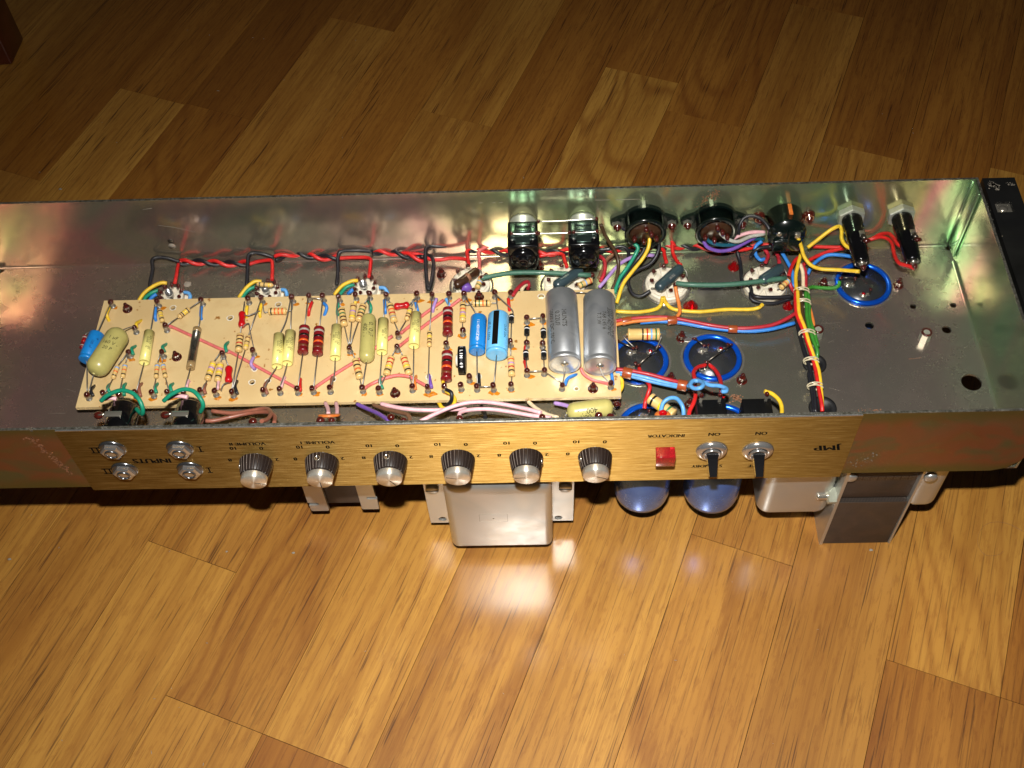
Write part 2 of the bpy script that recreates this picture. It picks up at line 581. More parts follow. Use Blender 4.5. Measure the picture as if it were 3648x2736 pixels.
    def plate(self, outer, holes, z0, z1, mat, edge=None, M=None):
        """flat plate (xy) with round or polygon holes"""
        loops = [list(outer)] + [list(h) for h in holes]
        pts, edges = [], []
        for lp in loops:
            b = len(pts)
            pts += [Vector(p) for p in lp]
            edges += [(b + i, b + (i + 1) % len(lp)) for i in range(len(lp))]
        vo, eo, fo, *_ = mgeo.delaunay_2d_cdt([p.to_2d() for p in pts], edges, [], 0, 1e-6)
        fo = [f for f in fo if inside(sum((vo[i] for i in f), Vector((0, 0))) / len(f), loops[0])
              and not any(inside(sum((vo[i] for i in f), Vector((0, 0))) / len(f), h) for h in loops[1:])]
        T = (lambda p: M @ p) if M is not None else (lambda p: p)
        b = len(self.v)
        for p in vo:
            self.v.append(T(Vector((p.x, p.y, z1))))
        for p in vo:
            self.v.append(T(Vector((p.x, p.y, z0))))
        n = len(vo)
        for f in fo:
            self.face([b + i for i in f], mat)
            self.face([b + n + i for i in reversed(f)], mat)
        for li, lp in enumerate(loops):
            bb = len(self.v)
            m = len(lp)
            for p in lp:
                self.v.append(T(Vector((p[0], p[1], z1))))
            for p in lp:
                self.v.append(T(Vector((p[0], p[1], z0))))
            for i in range(m):
                j = (i + 1) % m
                self.face((bb + i, bb + m + i, bb + m + j, bb + j), edge or mat)
        return self

    def build(self, name, parent=None, label=None, loc=None):
        me = bpy.data.meshes.new(name)
        vs_ = [Vector(q) for q in self.v]
        if loc is None:
            lo = Vector([min(q[i] for q in vs_) for i in range(3)])
            hi = Vector([max(q[i] for q in vs_) for i in range(3)])
            loc = (lo + hi) / 2
        loc = Vector(loc)
        me.from_pydata([tuple((q - loc) * MM) for q in vs_], [], self.f)
        for m in self.mats:
            me.materials.append(MAT[m])
        me.polygons.foreach_set('material_index', self.m)
        me.polygons.foreach_set('use_smooth', self.s)
        me.update()
        o = bpy.data.objects.new(name, me)
        COL.objects.link(o)
        W[o.name] = loc
        if parent is not None:
            o.parent = parent
            o.location = (loc - W[parent.name]) * MM
        else:
            o.location = loc * MM
        if label:
            o['label'] = label
        return o


W = {}


def circle(cx, cy, r, n=20):
    return [(cx + r * math.cos(2 * math.pi * i / n), cy + r * math.sin(2 * math.pi * i / n)) for i in range(n)]


def empty(name, loc, parent=None):
    o = bpy.data.objects.new(name, None)
    COL.objects.link(o)
    W[o.name] = Vector(loc)
    if parent is not None:
        o.parent = parent
        o.location = (Vector(loc) - W[parent.name]) * MM
    else:
        o.location = Vector(loc) * MM
    o.empty_display_size = 0.02
    return o


# ------------------------------------------------------------------ lettering
_txt = {}


def text2d(s, size):
    if s not in _txt:
        cu = bpy.data.curves.new('t', 'FONT')
        cu.body = s
        cu.size = 1.0
        cu.resolution_u = 3
        cu.align_x = 'CENTER'
        cu.align_y = 'CENTER'
        ob = bpy.data.objects.new('t', cu)
        COL.objects.link(ob)
        dg = bpy.context.evaluated_depsgraph_get()
        me = bpy.data.meshes.new_from_object(ob.evaluated_get(dg))
        _txt[s] = ([(q.co.x, q.co.y) for q in me.vertices], [tuple(p.vertices) for p in me.polygons])
        bpy.data.objects.remove(ob)
        bpy.data.curves.remove(cu)
        bpy.data.meshes.remove(me)
    vv, ff = _txt[s]
    return [(x * size, y * size) for x, y in vv], ff


def flat_text(mb, s, size, o, xd, yd, mat, sx=1.0, bold=3):
    vv, ff = text2d(s, size)
    b = len(mb.v)
    o, xd, yd = Vector(o), Vector(xd), Vector(yd)
    nn = xd.cross(yd).normalized()
    for q in range(bold):
        b = len(mb.v)
        for x, y in vv:
            mb.v.append(o + xd * (x * sx + (q - (bold - 1) / 2) * size * 0.045) + yd * y + nn * 0.012 * q)
        for f in ff:
            mb.face([b + i for i in f], mat)


def cyl_text(mb, s, size, c, d, r, phi, mat, flip=False, toward=None, sx=1.0):
    """print on a cylinder: reads along d, centred on c, at angle phi from the side that faces the viewer"""
    d = Vector(d).normalized()
    c = Vector(c)
    n = (toward or (CAM_P - c))
    n = (n - d * n.dot(d)).normalized()
    if flip:
        d = -d
    e = n.cross(d)
    vv, ff = text2d(s, size)
    b = len(mb.v)
    for x, y in vv:
        a = phi + y / r
        mb.v.append(c + d * x * sx + (n * math.cos(a) + e * math.sin(a)) * (r + 0.06))
    for f in ff:
        mb.face([b + i for i in f], mat)

# ================================================================== THE FLOOR
ZF = -116.0
FK = 770.17 / 757.17        # joints below were measured for a plane 13 mm higher
TH = math.radians(68.7)
FU = Vector((math.cos(TH), math.sin(TH)))
FW = Vector((math.sin(TH), -math.cos(TH)))
PITCH = 76.0


def fpt(u, w, z=ZF):
    p = FU * u + FW * w
    p = CAM_P.to_2d() + (p - CAM_P.to_2d()) * FK
    return Vector((p.x, p.y, z))


mb = MB()
c = fpt(300, 150)
mb.box((c.x - 1500, c.y - 1400, ZF - 14), (c.x + 1500, c.y + 1500, ZF - 9), 'hole_dark')
floor = mb.build('floor')
floor['kind'] = 'structure'
floor['label'] = 'glossy oak strip parquet floor laid at a slant'

JOINTS = {-6: [150, 640], -5: [310, 820], -4: [-70, 450], -3: [-10, 452, 900], -2: [90, 622], -1: [-190, 330, 860], 0: [-420, 14, 520, 980],
          1: [-85, 405, 880], 2: [-85, 250, 640], 3: [-330, 180, 598], 4: [-180, 330, 800], 5: [-300, 160, 603], 6: [-120, 420, 905],
          7: [113, 620, 1010], 8: [113, 560, 980], 9: [-20, 470], 10: [200, 700]}
TONE = dict(L=(1.20, 1.20, 1.10), l=(1.04, 1.0, 0.88), m=(0.94, 0.86, 0.72), d=(0.82, 0.67, 0.47), D=(0.68, 0.53, 0.35))
FLAT = {(2, 2), (7, 1), (1, 1), (3, 1), (5, 1), (-1, 3), (6, 3), (-3, 1), (3, 3)}   # flat-sawn staves with arched figure
TONES = {0: {0: 'L', 1: 'L', 2: 'm', 3: 'l'}, 1: {0: 'l', 1: 'm', 2: 'd', 3: 'd'}, 2: {0: 'd', 1: 'L', 2: 'L', 3: 'd'}, 3: {0: 'm', 1: 'm', 2: 'd', 3: 'd'},
         4: {0: 'l', 1: 'l', 2: 'm', 3: 'D'}, 5: {0: 'm', 1: 'm', 2: 'm', 3: 'D'}, 6: {0: 'd', 1: 'm', 2: 'd', 3: 'D'}, 7: {0: 'd', 1: 'L', 2: 'd', 3: 'm'},
         8: {0: 'd', 1: 'd', 2: 'd', 3: 'D'}, -1: {0: 'l', 1: 'm', 2: 'd', 3: 'd'}, -2: {0: 'l', 1: 'm', 2: 'D'}, -3: {0: 'm', 1: 'd', 2: 'D'},
         -4: {0: 'm', 1: 'l', 2: 'd'}}


def plank(u0, u1, w0, tone, dz, flat=False):
    cx = fpt((u0 + u1) / 2, w0 + PITCH / 2, ZF - 4.5 + dz)
    g = 0.2
    L, Wd = (u1 - u0) / 2 * FK - g, PITCH / 2 * FK - g
    b = MB()
    b.box((-L, -Wd, -4.5), (L, Wd, 4.5), 'oak')
    me_o = b.build('plank', None, None, (0, 0, 0))
    me_o.parent = floor
    me_o.location = (cx - W['floor']) * MM
    me_o.rotation_euler = (random.uniform(-0.0016, 0.0016), 0, TH)
    me_o.color = (*tone, 0.0 if flat else 1.0)
    return me_o


for row in range(-9, 13):
    js = JOINTS.get(row)
    if js is None:
        o = random.uniform(-100, 300)
        js = [o, o + random.uniform(430, 520)]
    js = [-900 + random.uniform(0, 60)] + js + [1350 + random.uniform(0, 60)]
    full = []
    for i in range(len(js) - 1):
        a, b_ = js[i], js[i + 1]
        n = 1 if (b_ - a) < 760 else int((b_ - a) // 480) + 0
        n = max(1, n)
        for q in range(n):
            full.append((a + (b_ - a) * q / n, a + (b_ - a) * (q + 1) / n, i))
    for a, b_, i in full:
        k = TONES.get(row, {}).get(i) or random.choice('lmmdd')
        t = TONE[k]
        j = random.uniform(0.96, 1.04)
        plank(a, b_, row * PITCH - PITCH * 0.0, (t[0] * j, t[1] * j, t[2] * j), random.uniform(-0.03, 0.03), (row, i) in FLAT)

# dark leg of a piece of furniture at the far left
lc = at('T', 2, 138, ZF)
mb = MB()
mb.prism([(lc.x - 34, lc.y - 6), (lc.x + 13, lc.y - 2), (lc.x + 15, lc.y + 40), (lc.x - 32, lc.y + 40)], ZF + 0.2, ZF + 420, 'leather_brown', 'Z', 2)
o = mb.build('furniture_leg')
o['label'] = 'dark reddish brown wooden furniture leg standing on the parquet'
o['category'] = 'furniture leg'

# lint and crumbs on the parquet
mb = MB()
for i in range(110):
    p = fpt(random.uniform(-250, 750), random.uniform(-350, 680))
    s = random.uniform(0.25, 0.8)
    a = random.uniform(0, 6.28)
    d = Vector((math.cos(a), math.sin(a), 0)) * s * random.uniform(1, 2.6)
    mb.tube([p + Vector((0, 0, 0.25)) - d, p + Vector((0, 0, 0.5)), p + Vector((0, 0, 0.25)) + d * 0.8], [0.12 * s, 0.42 * s, 0.1], 'dust', 5)
for x, y in ((37, 2200), (710, 1410)):
    pass
for z_, x, y, s in (('O', 707, 1410, 1.3), ('J', 95, 1500, 1.1), ('K', 955, 1437, 1.0), ('K', 298, 1425, 0.8), ('Y', 680, 235, 1.4), ('T', 2195, 2060 / 1, 0.1)):
    p = at(z_, x, y, ZF)
    mb.ball(p + Vector((0, 0, 0.3)), s, 'dust', squash=(1.2, 0.8, 0.4), jit=0.3)
o = mb.build('lint')
o['kind'] = 'stuff'
o['label'] = 'pale specks of lint and dust scattered on the parquet'
o['category'] = 'lint'
mb = MB()
hp = [at('O', x, y, ZF + 0.4) for x, y in ((2212, 1230), (2080, 1160), (1960, 1132), (1850, 1150), (1780, 1220), (1755, 1320), (1790, 1420), (1860, 1465), (1960, 1455), (2010, 1420))]
mb.tube(spline(hp, 5), 0.09, 'wire_brown', 5)
o = mb.build('hair_strand')
o['label'] = 'thin curled hair lying on the parquet beside the power transformer'
o['category'] = 'hair'

# ================================================================== THE AMPLIFIER
AMP = empty('amplifier', (250, 100, ZF))
AMP['label'] = 'opened vintage valve amplifier chassis with gold control panel, lying upside down on the parquet'
AMP['category'] = 'amplifier'

XL, XR, DY, HZ = -114.0, 614.0, 198.0, 69.2
# ---- chassis: one folded sheet of passivated steel
holes = []
for z_, x, y, r in (('Q', 1120, 115, 2.3), ('Q', 1515, 103, 2.3), ('Q', 690, 303, 3.2), ('Q', 1450, 343, 3.4), ('Q', 1695, 862, 7.0), ('G', 1355, 868, 2.6), ('Y', 2, 1150, 3)):
    p = at(z_, x, y, 0)
    holes.append(circle(p.x, p.y - (2.2 if z_ == 'G' else 0), r, 20))
CANS = [(373.6, 95.7), (425.4, 96.6), (542.8, 161.4), (375.7, 37.6), (426.5, 36.0)]
for cx, cy in CANS:
    holes.append(circle(cx, cy, 21.6, 32))
SOCK9 = [(26.2, 163), (98.5, 166), (172.6, 167.5), (252.5, 172)]
OCT = [(322, 166), (397.9, 163), (470.2, 161.5)]
mb = MB()
mb.plate([(XL, 2.6), (XR, 2.6), (XR, DY), (XL, DY)], holes, -1.6, 0, 'zinc_floor', 'rim_steel')
# walls (thin boxes with a scuffed rim strip)
mb.box((XL, DY, -1.6), (XR + 1.8, DY + 1.6, HZ - 0.3), 'zinc')
mb.box((XL, DY - 0.02, HZ - 0.3), (XR + 1.8, DY + 1.62, HZ), 'rim_steel')
mb.box((XR - 1.8, 183.0, 3.5), (XR - 0.2, DY - 0.01, HZ - 0.5), 'zinc', 0.5)
mb.tube([(XR - 2.0, DY - 0.6, 4), (XR - 2.0, DY - 0.6, HZ - 0.6)], 0.9, 'zinc', 8)
mb.box((XR + 0.1, 2.7, -1.6), (XR + 1.7, DY - 0.01, HZ - 0.6), 'zinc')
mb.box((XR + 0.05, 2.8, HZ - 0.6), (XR + 1.75, DY - 0.5, HZ - 0.1), 'rim_steel')
mb.box((XL - 1.6, 2.7, -1.6), (XL - 0.05, DY + 1.5, HZ), 'zinc')
# inside radius of the two long bends
for yb, s in ((DY, -1), (2.6, 1)):
    b = len(mb.v)
    n = 6
    for i in range(n + 1):
        a = math.pi / 2 * i / n
        yy = yb + s * 1.8 * (1 - math.sin(a))
        zz = 1.8 * (1 - math.cos(a))
        mb.v.append(Vector((XL, yy, zz + 0.01)))
        mb.v.append(Vector((XR - 2, yy, zz + 0.01)))
    for i in range(n):
        mb.face((b + 2 * i, b + 2 * i + 1, b + 2 * i + 3, b + 2 * i + 2), 'zinc', True)
for i in range(1):                          # bend at the right end wall
    b = len(mb.v)
    n = 6
    for i in range(n + 1):
        a = math.pi / 2 * i / n
        xx = XR + 0.1 - 2.2 * (1 - math.sin(a))
        zz = 2.2 * (1 - math.cos(a))
        mb.v.append(Vector((xx, 3, zz + 0.012)))
        mb.v.append(Vector((xx, 182, zz + 0.012)))
    for i in range(n):
        mb.face((b + 2 * i, b + 2 * i + 2, b + 2 * i + 3, b + 2 * i + 1), 'zinc', True)
# front wall with clipped lower corner at the right
fw = [(XL, -1.6), (598, -1.6), (607, 1.5), (613, 9), (617.4, 20), (617.4, HZ - 0.3), (XL, HZ - 0.3)]
mb.prism(fw, 1.05, 2.65, 'zinc_outer', 'Y')
mb.box((XL, 1.0, HZ - 0.3), (617.4, 2.7, HZ), 'rim_steel')
CH = mb.build('chassis', AMP, 'folded steel tray with iridescent yellow passivation')

# ---- black angle bracket along the right end
mb = MB()
p = at('G', 1990, 430, HZ)
M_ = None
mb.plate([(618.4, 4), (641, 4), (641, DY + 0.8), (618.4, DY + 0.8)], [[(p.x - 5.8, p.y - 5.2), (p.x + 5.8, p.y - 5.2), (p.x + 5.8, p.y + 5.2), (p.x - 5.8, p.y + 5.2)]], HZ - 2.6, HZ, 'black_steel')
mb.box((618.4, 4.1, 38), (621, DY + 0.7, HZ - 2.6), 'black_steel')
br = mb.build('mounting_bracket', AMP, 'black painted steel angle along the end of the chassis')
mb = MB()
mb.box((p.x - 7, p.y - 7, HZ - 6.5), (p.x + 7, p.y + 7, HZ - 2.8), 'plated', 0.5)
mb.lathe((p.x, p.y, HZ - 2.8), (0, 0, 1), [(0, 3.2), (0.8, 3.1), (1.6, 2.0), (1.9, 0.01)], 'plated', 12)
mb.build('cage_nut', br)

# ---- scuffs and rust on the sheet
def flakes(name, pts_fn, n, s, mat, plane, parent):
    b_ = MB()
    for i in range(n):
        p = pts_fn()
        k = random.randint(4, 6)
        sz = s * random.uniform(0.3, 1.2)
        idx = []
        for q in range(k):
            a = 2 * math.pi * q / k + random.uniform(-0.3, 0.3)
            rr = sz * random.uniform(0.5, 1.1)
            off = Vector((math.cos(a) * rr, 0, math.sin(a) * rr)) if plane == 'Y' else Vector((math.cos(a) * rr, math.sin(a) * rr * 0.7, 0))
            b_.v.append(p + off)
            idx.append(len(b_.v) - 1)
        if plane == 'Y' and p.y > 100:
            idx.reverse()
        if plane == 'Y':
            idx.reverse()
        b_.face(idx, mat)
    ob = b_.build(name, parent)
    return ob


def along(za, xa, ya, xb, yb, spread, plane, val):
    def f():
        t = random.random()
        x = xa + (xb - xa) * t + random.gauss(0, spread * (1.15 - t * 0.8))
        y = ya + (yb - ya) * t + random.gauss(0, spread * 0.5)
        return aty(za, x, y, val) if plane == 'Y' else at(za, x, y, val)
    return f


flakes('scuff_mark', along('J', 270, 290, 700, 650, 26, 'Y', 0.95), 130, 1.0, 'copper_mark', 'Y', CH)
flakes('scuff_mark', along('J', 285, 205, 320, 240, 8, 'Y', 0.9), 20, 1.0, 'dust', 'Y', CH)
flakes('scuff_mark', along('O', 500, 590, 760, 470, 40, 'Y', 0.93), 40, 0.6, 'dust', 'Y', CH)
flakes('rust_mark', along('D', 1380, 1140, 1480, 1170, 34, 'Z', 0.05), 90, 0.9, 'copper_mark', 'Z', CH)
flakes('rust_mark', along('D', 1170, 390, 1180, 360, 16, 'Z', 0.04), 30, 0.6, 'copper_mark', 'Z', CH)
flakes('rust_mark', along('F', 600, 240, 830, 110, 55, 'Y', DY - 0.06), 110, 0.7, 'copper_mark', 'Y', CH)
flakes('rust_mark', along('Q', 600, 1140, 800, 1150, 30, 'Z', 0.05), 40, 0.7, 'copper_mark', 'Z', CH)
flakes('rust_mark', along('Q', 1080, 635, 1190, 620, 8, 'Z', 0.05), 20, 0.5, 'copper_mark', 'Z', CH)
flakes('worn_paint', along('G', 1830, 160, 1920, 215, 26, 'Z', HZ + 0.05), 110, 1.1, 'dust', 'Z', br)
flakes('worn_paint', along('G', 1780, 330, 2150, 1600, 8, 'Z', HZ + 0.05), 60, 0.5, 'dust', 'Z', br)
flakes('worn_paint', along('G', 2020, 160, 2110, 190, 12, 'Z', HZ + 0.05), 14, 0.8, 'dust', 'Z', br)
flakes('speck', lambda: Vector((random.uniform(495, 605), random.uniform(5, 110), 0.05)), 130, 0.28, 'dust', 'Z', CH)
flakes('speck', lambda: Vector((random.uniform(-80, 0), random.uniform(5, 110), 0.05)), 60, 0.22, 'dust', 'Z', CH)
for z_, x, y, ln, rr_ in (('Y', 1925, 845, 34, 22),):
    mb = MB()
    a_ = aty(z_, 1920, 818, DY - 0.1)
    b2 = aty(z_, 1938, 876, DY - 0.1)
    mb.lathe(b2, (0, -1, 0), [(0, 2.9), (0.12, 2.9), (0.13, 0.01)], 'dust', 14)
    mb.lathe(a_, (0, -1, 0), [(0, 2.2), (0.16, 2.2), (0.17, 0.01)], 'plated_dark', 14)
    mb.build('paint_drop', CH)

def scratch(pts, r=0.1):
    b_ = MB()
    b_.tube(pts, r, 'dust', 5)
    return b_.build('scratch', CH)


for seg_ in (((20, 231), (60, 229)), ((165, 228), (205, 227)), ((245, 226), (288, 225)), ((800, 211), (828, 210)), ((1330, 199), (1500, 196)), ((1560, 195), (1830, 188))):
    scratch([aty('E', x, y, DY - 0.04) for x, y in seg_], 0.16)
scratch([aty('Y', x, y, DY - 0.04) for x, y in ((1780, 640), (1950, 662), (2080, 690), (2200, 715))])
scratch([aty('Y', x, y, DY - 0.04) for x, y in ((1605, 465), (1710, 448))], 0.14)
for i in range(40):
    p = Vector((random.uniform(-100, 600), random.uniform(10, 190), 0.04))
    a_ = random.uniform(-0.5, 0.5)
    scratch([p, p + Vector((math.cos(a_), math.sin(a_), 0)) * random.uniform(3, 14)], 0.05)
# ---- gold control panel
mb = MB()
mb.box((0, 0, -4.35), (500, 1.0, HZ - 1.0), 'brushed_gold')
mb.box((0.3, 0.02, HZ - 1.0), (499.8, 1.0, HZ - 0.35), 'nickel')
PANEL = mb.build('control_panel', AMP, 'brushed gold control panel with black upside-down lettering')


def panel_text(s, zone, x, y, size, sx=1.0, italic=0):
    b_ = MB()
    p = aty(zone, x, y, -0.05)
    up = Vector((italic, 0, -1))
    flat_text(b_, s, size, p, (-1, 0, 0), up, 'ink_black', sx)
    return b_.build('lettering', PANEL)


panel_text('INPUTS', 'J', 1495, 528, 7.6, 1.0)
for x, y, s in ((938, 428, 'II'), (1972, 417, 'I'), (1062, 634, 'II'), (2062, 623, 'I')):
    b_ = MB()
    p = aty('J', x, y, -0.05)
    w = 2.0
    n = len(s)
    for i in range(n):
        ox = (i - (n - 1) / 2) * 3.2
        b_.box((p.x + ox - 0.5, -0.06, p.z - 3.0), (p.x + ox + 0.5, -0.01, p.z + 3.0), 'ink_black')
    for q in (-3.0, 3.0):
        ww = 1.7 + 1.6 * (n - 1)
        b_.box((p.x - ww, -0.08, p.z + q - 0.4), (p.x + ww, -0.012, p.z + q + 0.4), 'ink_black')
    b_.build('lettering', PANEL)
panel_text('VOLUME II', 'K', 498, 362, 4.6, 1.08)
panel_text('VOLUME I', 'K', 1190, 348, 4.6, 1.08)
KX = [118.6, 161.2, 205.6, 249.2, 293.1, 337.2]
k0 = Vector((KX[0], 0, 30))
offs = []
for s, zn, x, y in (('10', 'K', 363, 405), ('0', 'K', 637, 405), ('8', 'K', 330, 522), ('2', 'K', 793, 516), ('4', 'K', 725, 630)):
    p = aty(zn, x, y, 0)
    offs.append((s, p.x - KX[0], p.z))
for i, kx in enumerate(KX):
    for s, ox, z in offs:
        if i == 5 and s == '2':
            continue
        b_ = MB()
        flat_text(b_, s, 4.9, (kx + ox, -0.05, z), (-1, 0, 0), (0, 0, -1), 'ink_black', 1.0)
        b_.build('lettering', PANEL)
panel_text('INDICATOR', 'N', 757, 283, 4.5, 0.95)
panel_text('ON', 'N', 1230, 267, 4.8, 1.0)
panel_text('ON', 'N', 1693, 258, 4.8, 1.0)
panel_text('STANDBY', 'N', 1157, 580, 4.5, 1.0)
panel_text('OFF', 'N', 1625, 577, 4.8, 1.0)
panel_text('JMP', 'O', 272, 400, 8.4, 1.3, 0.25)

# ---- knobs
def knob(kx, turn, screw):
    kz = 30.0
    b_ = MB()
    prof = [(1.2, 10.6), (2.0, 11.0), (6, 10.4), (11.6, 9.1), (12.4, 8.6)]
    nf = 26
    seg = nf * 8
    base = len(b_.v)
    for t, r in prof:
        for k in range(seg):
            a = 2 * math.pi * k / seg
            rr = r - (0.35 if k % 8 == 0 else 0.0)
            b_.v.append(Vector((kx + rr * math.cos(a), -t, kz + rr * math.sin(a))))
    for i in range(len(prof) - 1):
        for k in range(seg):
            k2 = (k + 1) % seg
            g = (k % 8 == 0) or (k % 8 == 7)
            b_.face((base + i * seg + k, base + i * seg + k2, base + (i + 1) * seg + k2, base + (i + 1) * seg + k), 'knob_groove' if (k % 8 == 0 and i < 3) else 'knob_brown', not g)
    b_.face([base + k for k in range(seg)], 'knob_brown')
    b_.face([base + 4 * seg + k for k in reversed(range(seg))], 'knob_brown')
    kn = b_.build('knob', AMP, 'ribbed brown knob with spun metal face')
    b_ = MB()
    b_.lathe((kx, -12.3, kz), (0, -1, 0), [(0, 8.3), (0.2, 8.45), (4.0, 8.3), (4.5, 7.9), (4.55, 0.02)], 'spun_metal', 48)
    cp = b_.build('metal_cap', kn, None, (kx, -14.5, kz))
    b_ = MB()
    Mx = Matrix.Translation((kx, -16.88, kz)) @ Matrix.Rotation(math.radians(turn), 4, 'Y')
    b_.box((0.6, -0.04, -0.22), (7.6, 0.02, 0.22), 'ink_black', 0, Mx)
    b_.build('pointer_line', kn)
    a = math.radians(screw)
    d = Vector((math.cos(a), 0, math.sin(a)))
    b_ = MB()
    b_.lathe(Vector((kx, -5.6, kz)) + d * 9.7, d, [(0, 1.9), (0.95, 1.9), (1.0, 1.5), (0.6, 1.4), (0.6, 0.01)], 'plated', 12)
    b_.build('set_screw', kn)


for kx, tn, sc in zip(KX, (18, 90, 60, 195, 178, 25), (165, 95, 95, 300, 10, 160)):
    knob(kx, tn, sc)

# ---- input jacks (nut outside, black body inside)
for (zn, x, y) in (('J', 1105, 440), ('J', 1770, 437), ('J', 1225, 647), ('J', 1870, 640)):
    p = aty(zn, x, y, -2.5)
    b_ = MB()
    top = p.z > 35
    Y1 = 33 if top else 30
    R = 9.6
    b_.lathe((p.x + 1.5, 2.7, p.z), (0, 1, 0), [(0, R), (Y1 - 9, R), (Y1 - 8.9, R - 0.6), (Y1 - 4.5, R - 0.8), (Y1 - 3.2, R - 2.0), (Y1 - 3, 0.02)], 'bakelite', 26)
    b_.box((p.x - 7, 2.7, p.z - 8), (p.x + 10, 13, p.z + 8.6), 'bakelite', 0.8)
    jk = b_.build('input_jack', AMP, 'black plastic input jack with steel nut')
    b_ = MB()
    b_.lathe((p.x, -0.05, p.z), (0, -1, 0), [(0, 8.8), (0.5, 8.9), (1.5, 7.9), (1.7, 4.0)], 'steel_dark', 30)
    b_.build('washer', jk)
    b_ = MB()
    b_.lathe((p.x, -1.1, p.z), (0, -1, 0), [(0, 7.3), (2.8, 7.3), (3.6, 6.2), (3.65, 4.3)], 'nickel', 6, False, up=(1, 0, 0.4))
    b_.build('nut', jk)
    b_ = MB()
    b_.lathe((p.x, -1.0, p.z), (0, -1, 0), [(0, 4.4), (4.2, 4.4), (4.5, 4.1), (4.5, 3.4), (4.0, 3.1), (-4.0, 3.0), (-4.1, 0.02)], 'steel_dark', 24)
    b_.build('socket_sleeve', jk)
    if top:
        b_ = MB()
        b_.box((p.x - 6.5, 18, p.z + R - 0.5), (p.x + 4.5, 22, p.z + R + 0.4), 'plated', 0.2)
        b_.tube([(p.x - 11, 20, p.z + R - 1), (p.x - 6.5, 20, p.z + R)], 0.6, 'plated', 6)
        b_.build('contact_spring', jk)
    for dz in ((4, -2) if top else (3,)):
        b_ = MB()
        b_.ball((p.x - 11.5 + (0 if dz > 0 else 0.4), 21 if dz > 0 else 10, p.z + dz + 3), 2.5, 'lacquer', squash=(1.25, 1.1, 0.95))
        b_.build('solder_blob', jk)

# ---- toggle switches
for cxz, wx0, wx1 in ((1205, 403.7, 422.2), (1660, 432.6, 451.4)):
    b_ = MB()
    b_.box((wx0, 3, 14), (wx1, 30.5, 45), 'bakelite_matt', 0.7)
    sw = b_.build('toggle_switch', AMP, 'black lever switch in a chromed round bezel')
    c = aty('N', cxz, 452, -2.5)
    b_ = MB()
    b_.lathe((c.x, -0.05, c.z), (0, -1, 0), [(0, 10.0), (1.0, 10.2), (2.6, 9.4), (3.4, 7.6), (3.6, 6.6), (2.8, 6.2), (2.8, 0.02)], 'nickel', 36)
    b_.lathe((c.x, -2.9, c.z), (0, -1, 0), [(0, 5.6), (1.6, 5.6), (2.0, 5.0), (1.4, 4.4), (1.4, 0.02)], 'nickel', 28)
    b_.build('bezel', sw)
    t = aty('N', cxz + 10, 690, -15)
    dirv = (t - Vector((c.x, -3.5, c.z))).normalized()
    b_ = MB()
    xs, ys = Vector((1, 0, 0)), dirv.cross(Vector((1, 0, 0))).normalized()
    base = len(b_.v)
    L = (t - Vector((c.x, -3.5, c.z))).length
    for tt, wx, wy in ((0, 3.8, 3.4), (L * 0.2, 3.3, 2.9), (L * 0.97, 2.3, 1.9), (L, 1.9, 1.5)):
        for sx_, sy_ in ((-1, -1), (1, -1), (1, 1), (-1, 1)):
            b_.v.append(Vector((c.x, -3.5, c.z)) + dirv * tt + xs * wx * sx_ + ys * wy * sy_)
    for i in range(3):
        for k in range(4):
            b_.face((base + i * 4 + k, base + i * 4 + (k + 1) % 4, base + i * 4 + 4 + (k + 1) % 4, base + i * 4 + 4 + k), 'lever')
    b_.face([base + 12 + k for k in range(4)], 'lever')
    b_.face([base + 3 - k for k in range(4)], 'lever')
    b_.build('lever', sw)
    for dx in ((2.2, 14.2) if cxz < 1500 else (15,)):
        b_ = MB()
        b_.box((wx0 + dx - 0.9, 28.0, 45), (wx0 + dx + 0.9, 29.0, 52), 'plated')
        b_.ball((wx0 + dx, 28.5, 52.5), 1.6, 'lacquer', squash=(1, 1, 1.2), jit=0.1)
        b_.build('terminal', sw)
# ---- red indicator lamp
zt = aty('N', 755, 390, 0).z
Yf = at('N', 755, 500, zt).y
x0, x1 = at('N', 660, 500, zt).x, at('N', 852, 500, zt).x
zb = aty('N', 755, 588, Yf).z
b_ = MB()
b_.box((x0, Yf, zb), (x1, -0.05, zt), 'red_plastic', 0.5)
lp = b_.build('indicator_lamp', AMP, 'translucent red square indicator lens')
b_ = MB()
b_.lathe(((x0 + x1) / 2, -0.2, (zb + zt) / 2), (0, -1, 0), [(0, 3.4), (5, 3.2), (6.5, 2.0), (6.8, 0.02)], 'ceramic', 14)
b_.build('bulb', lp)

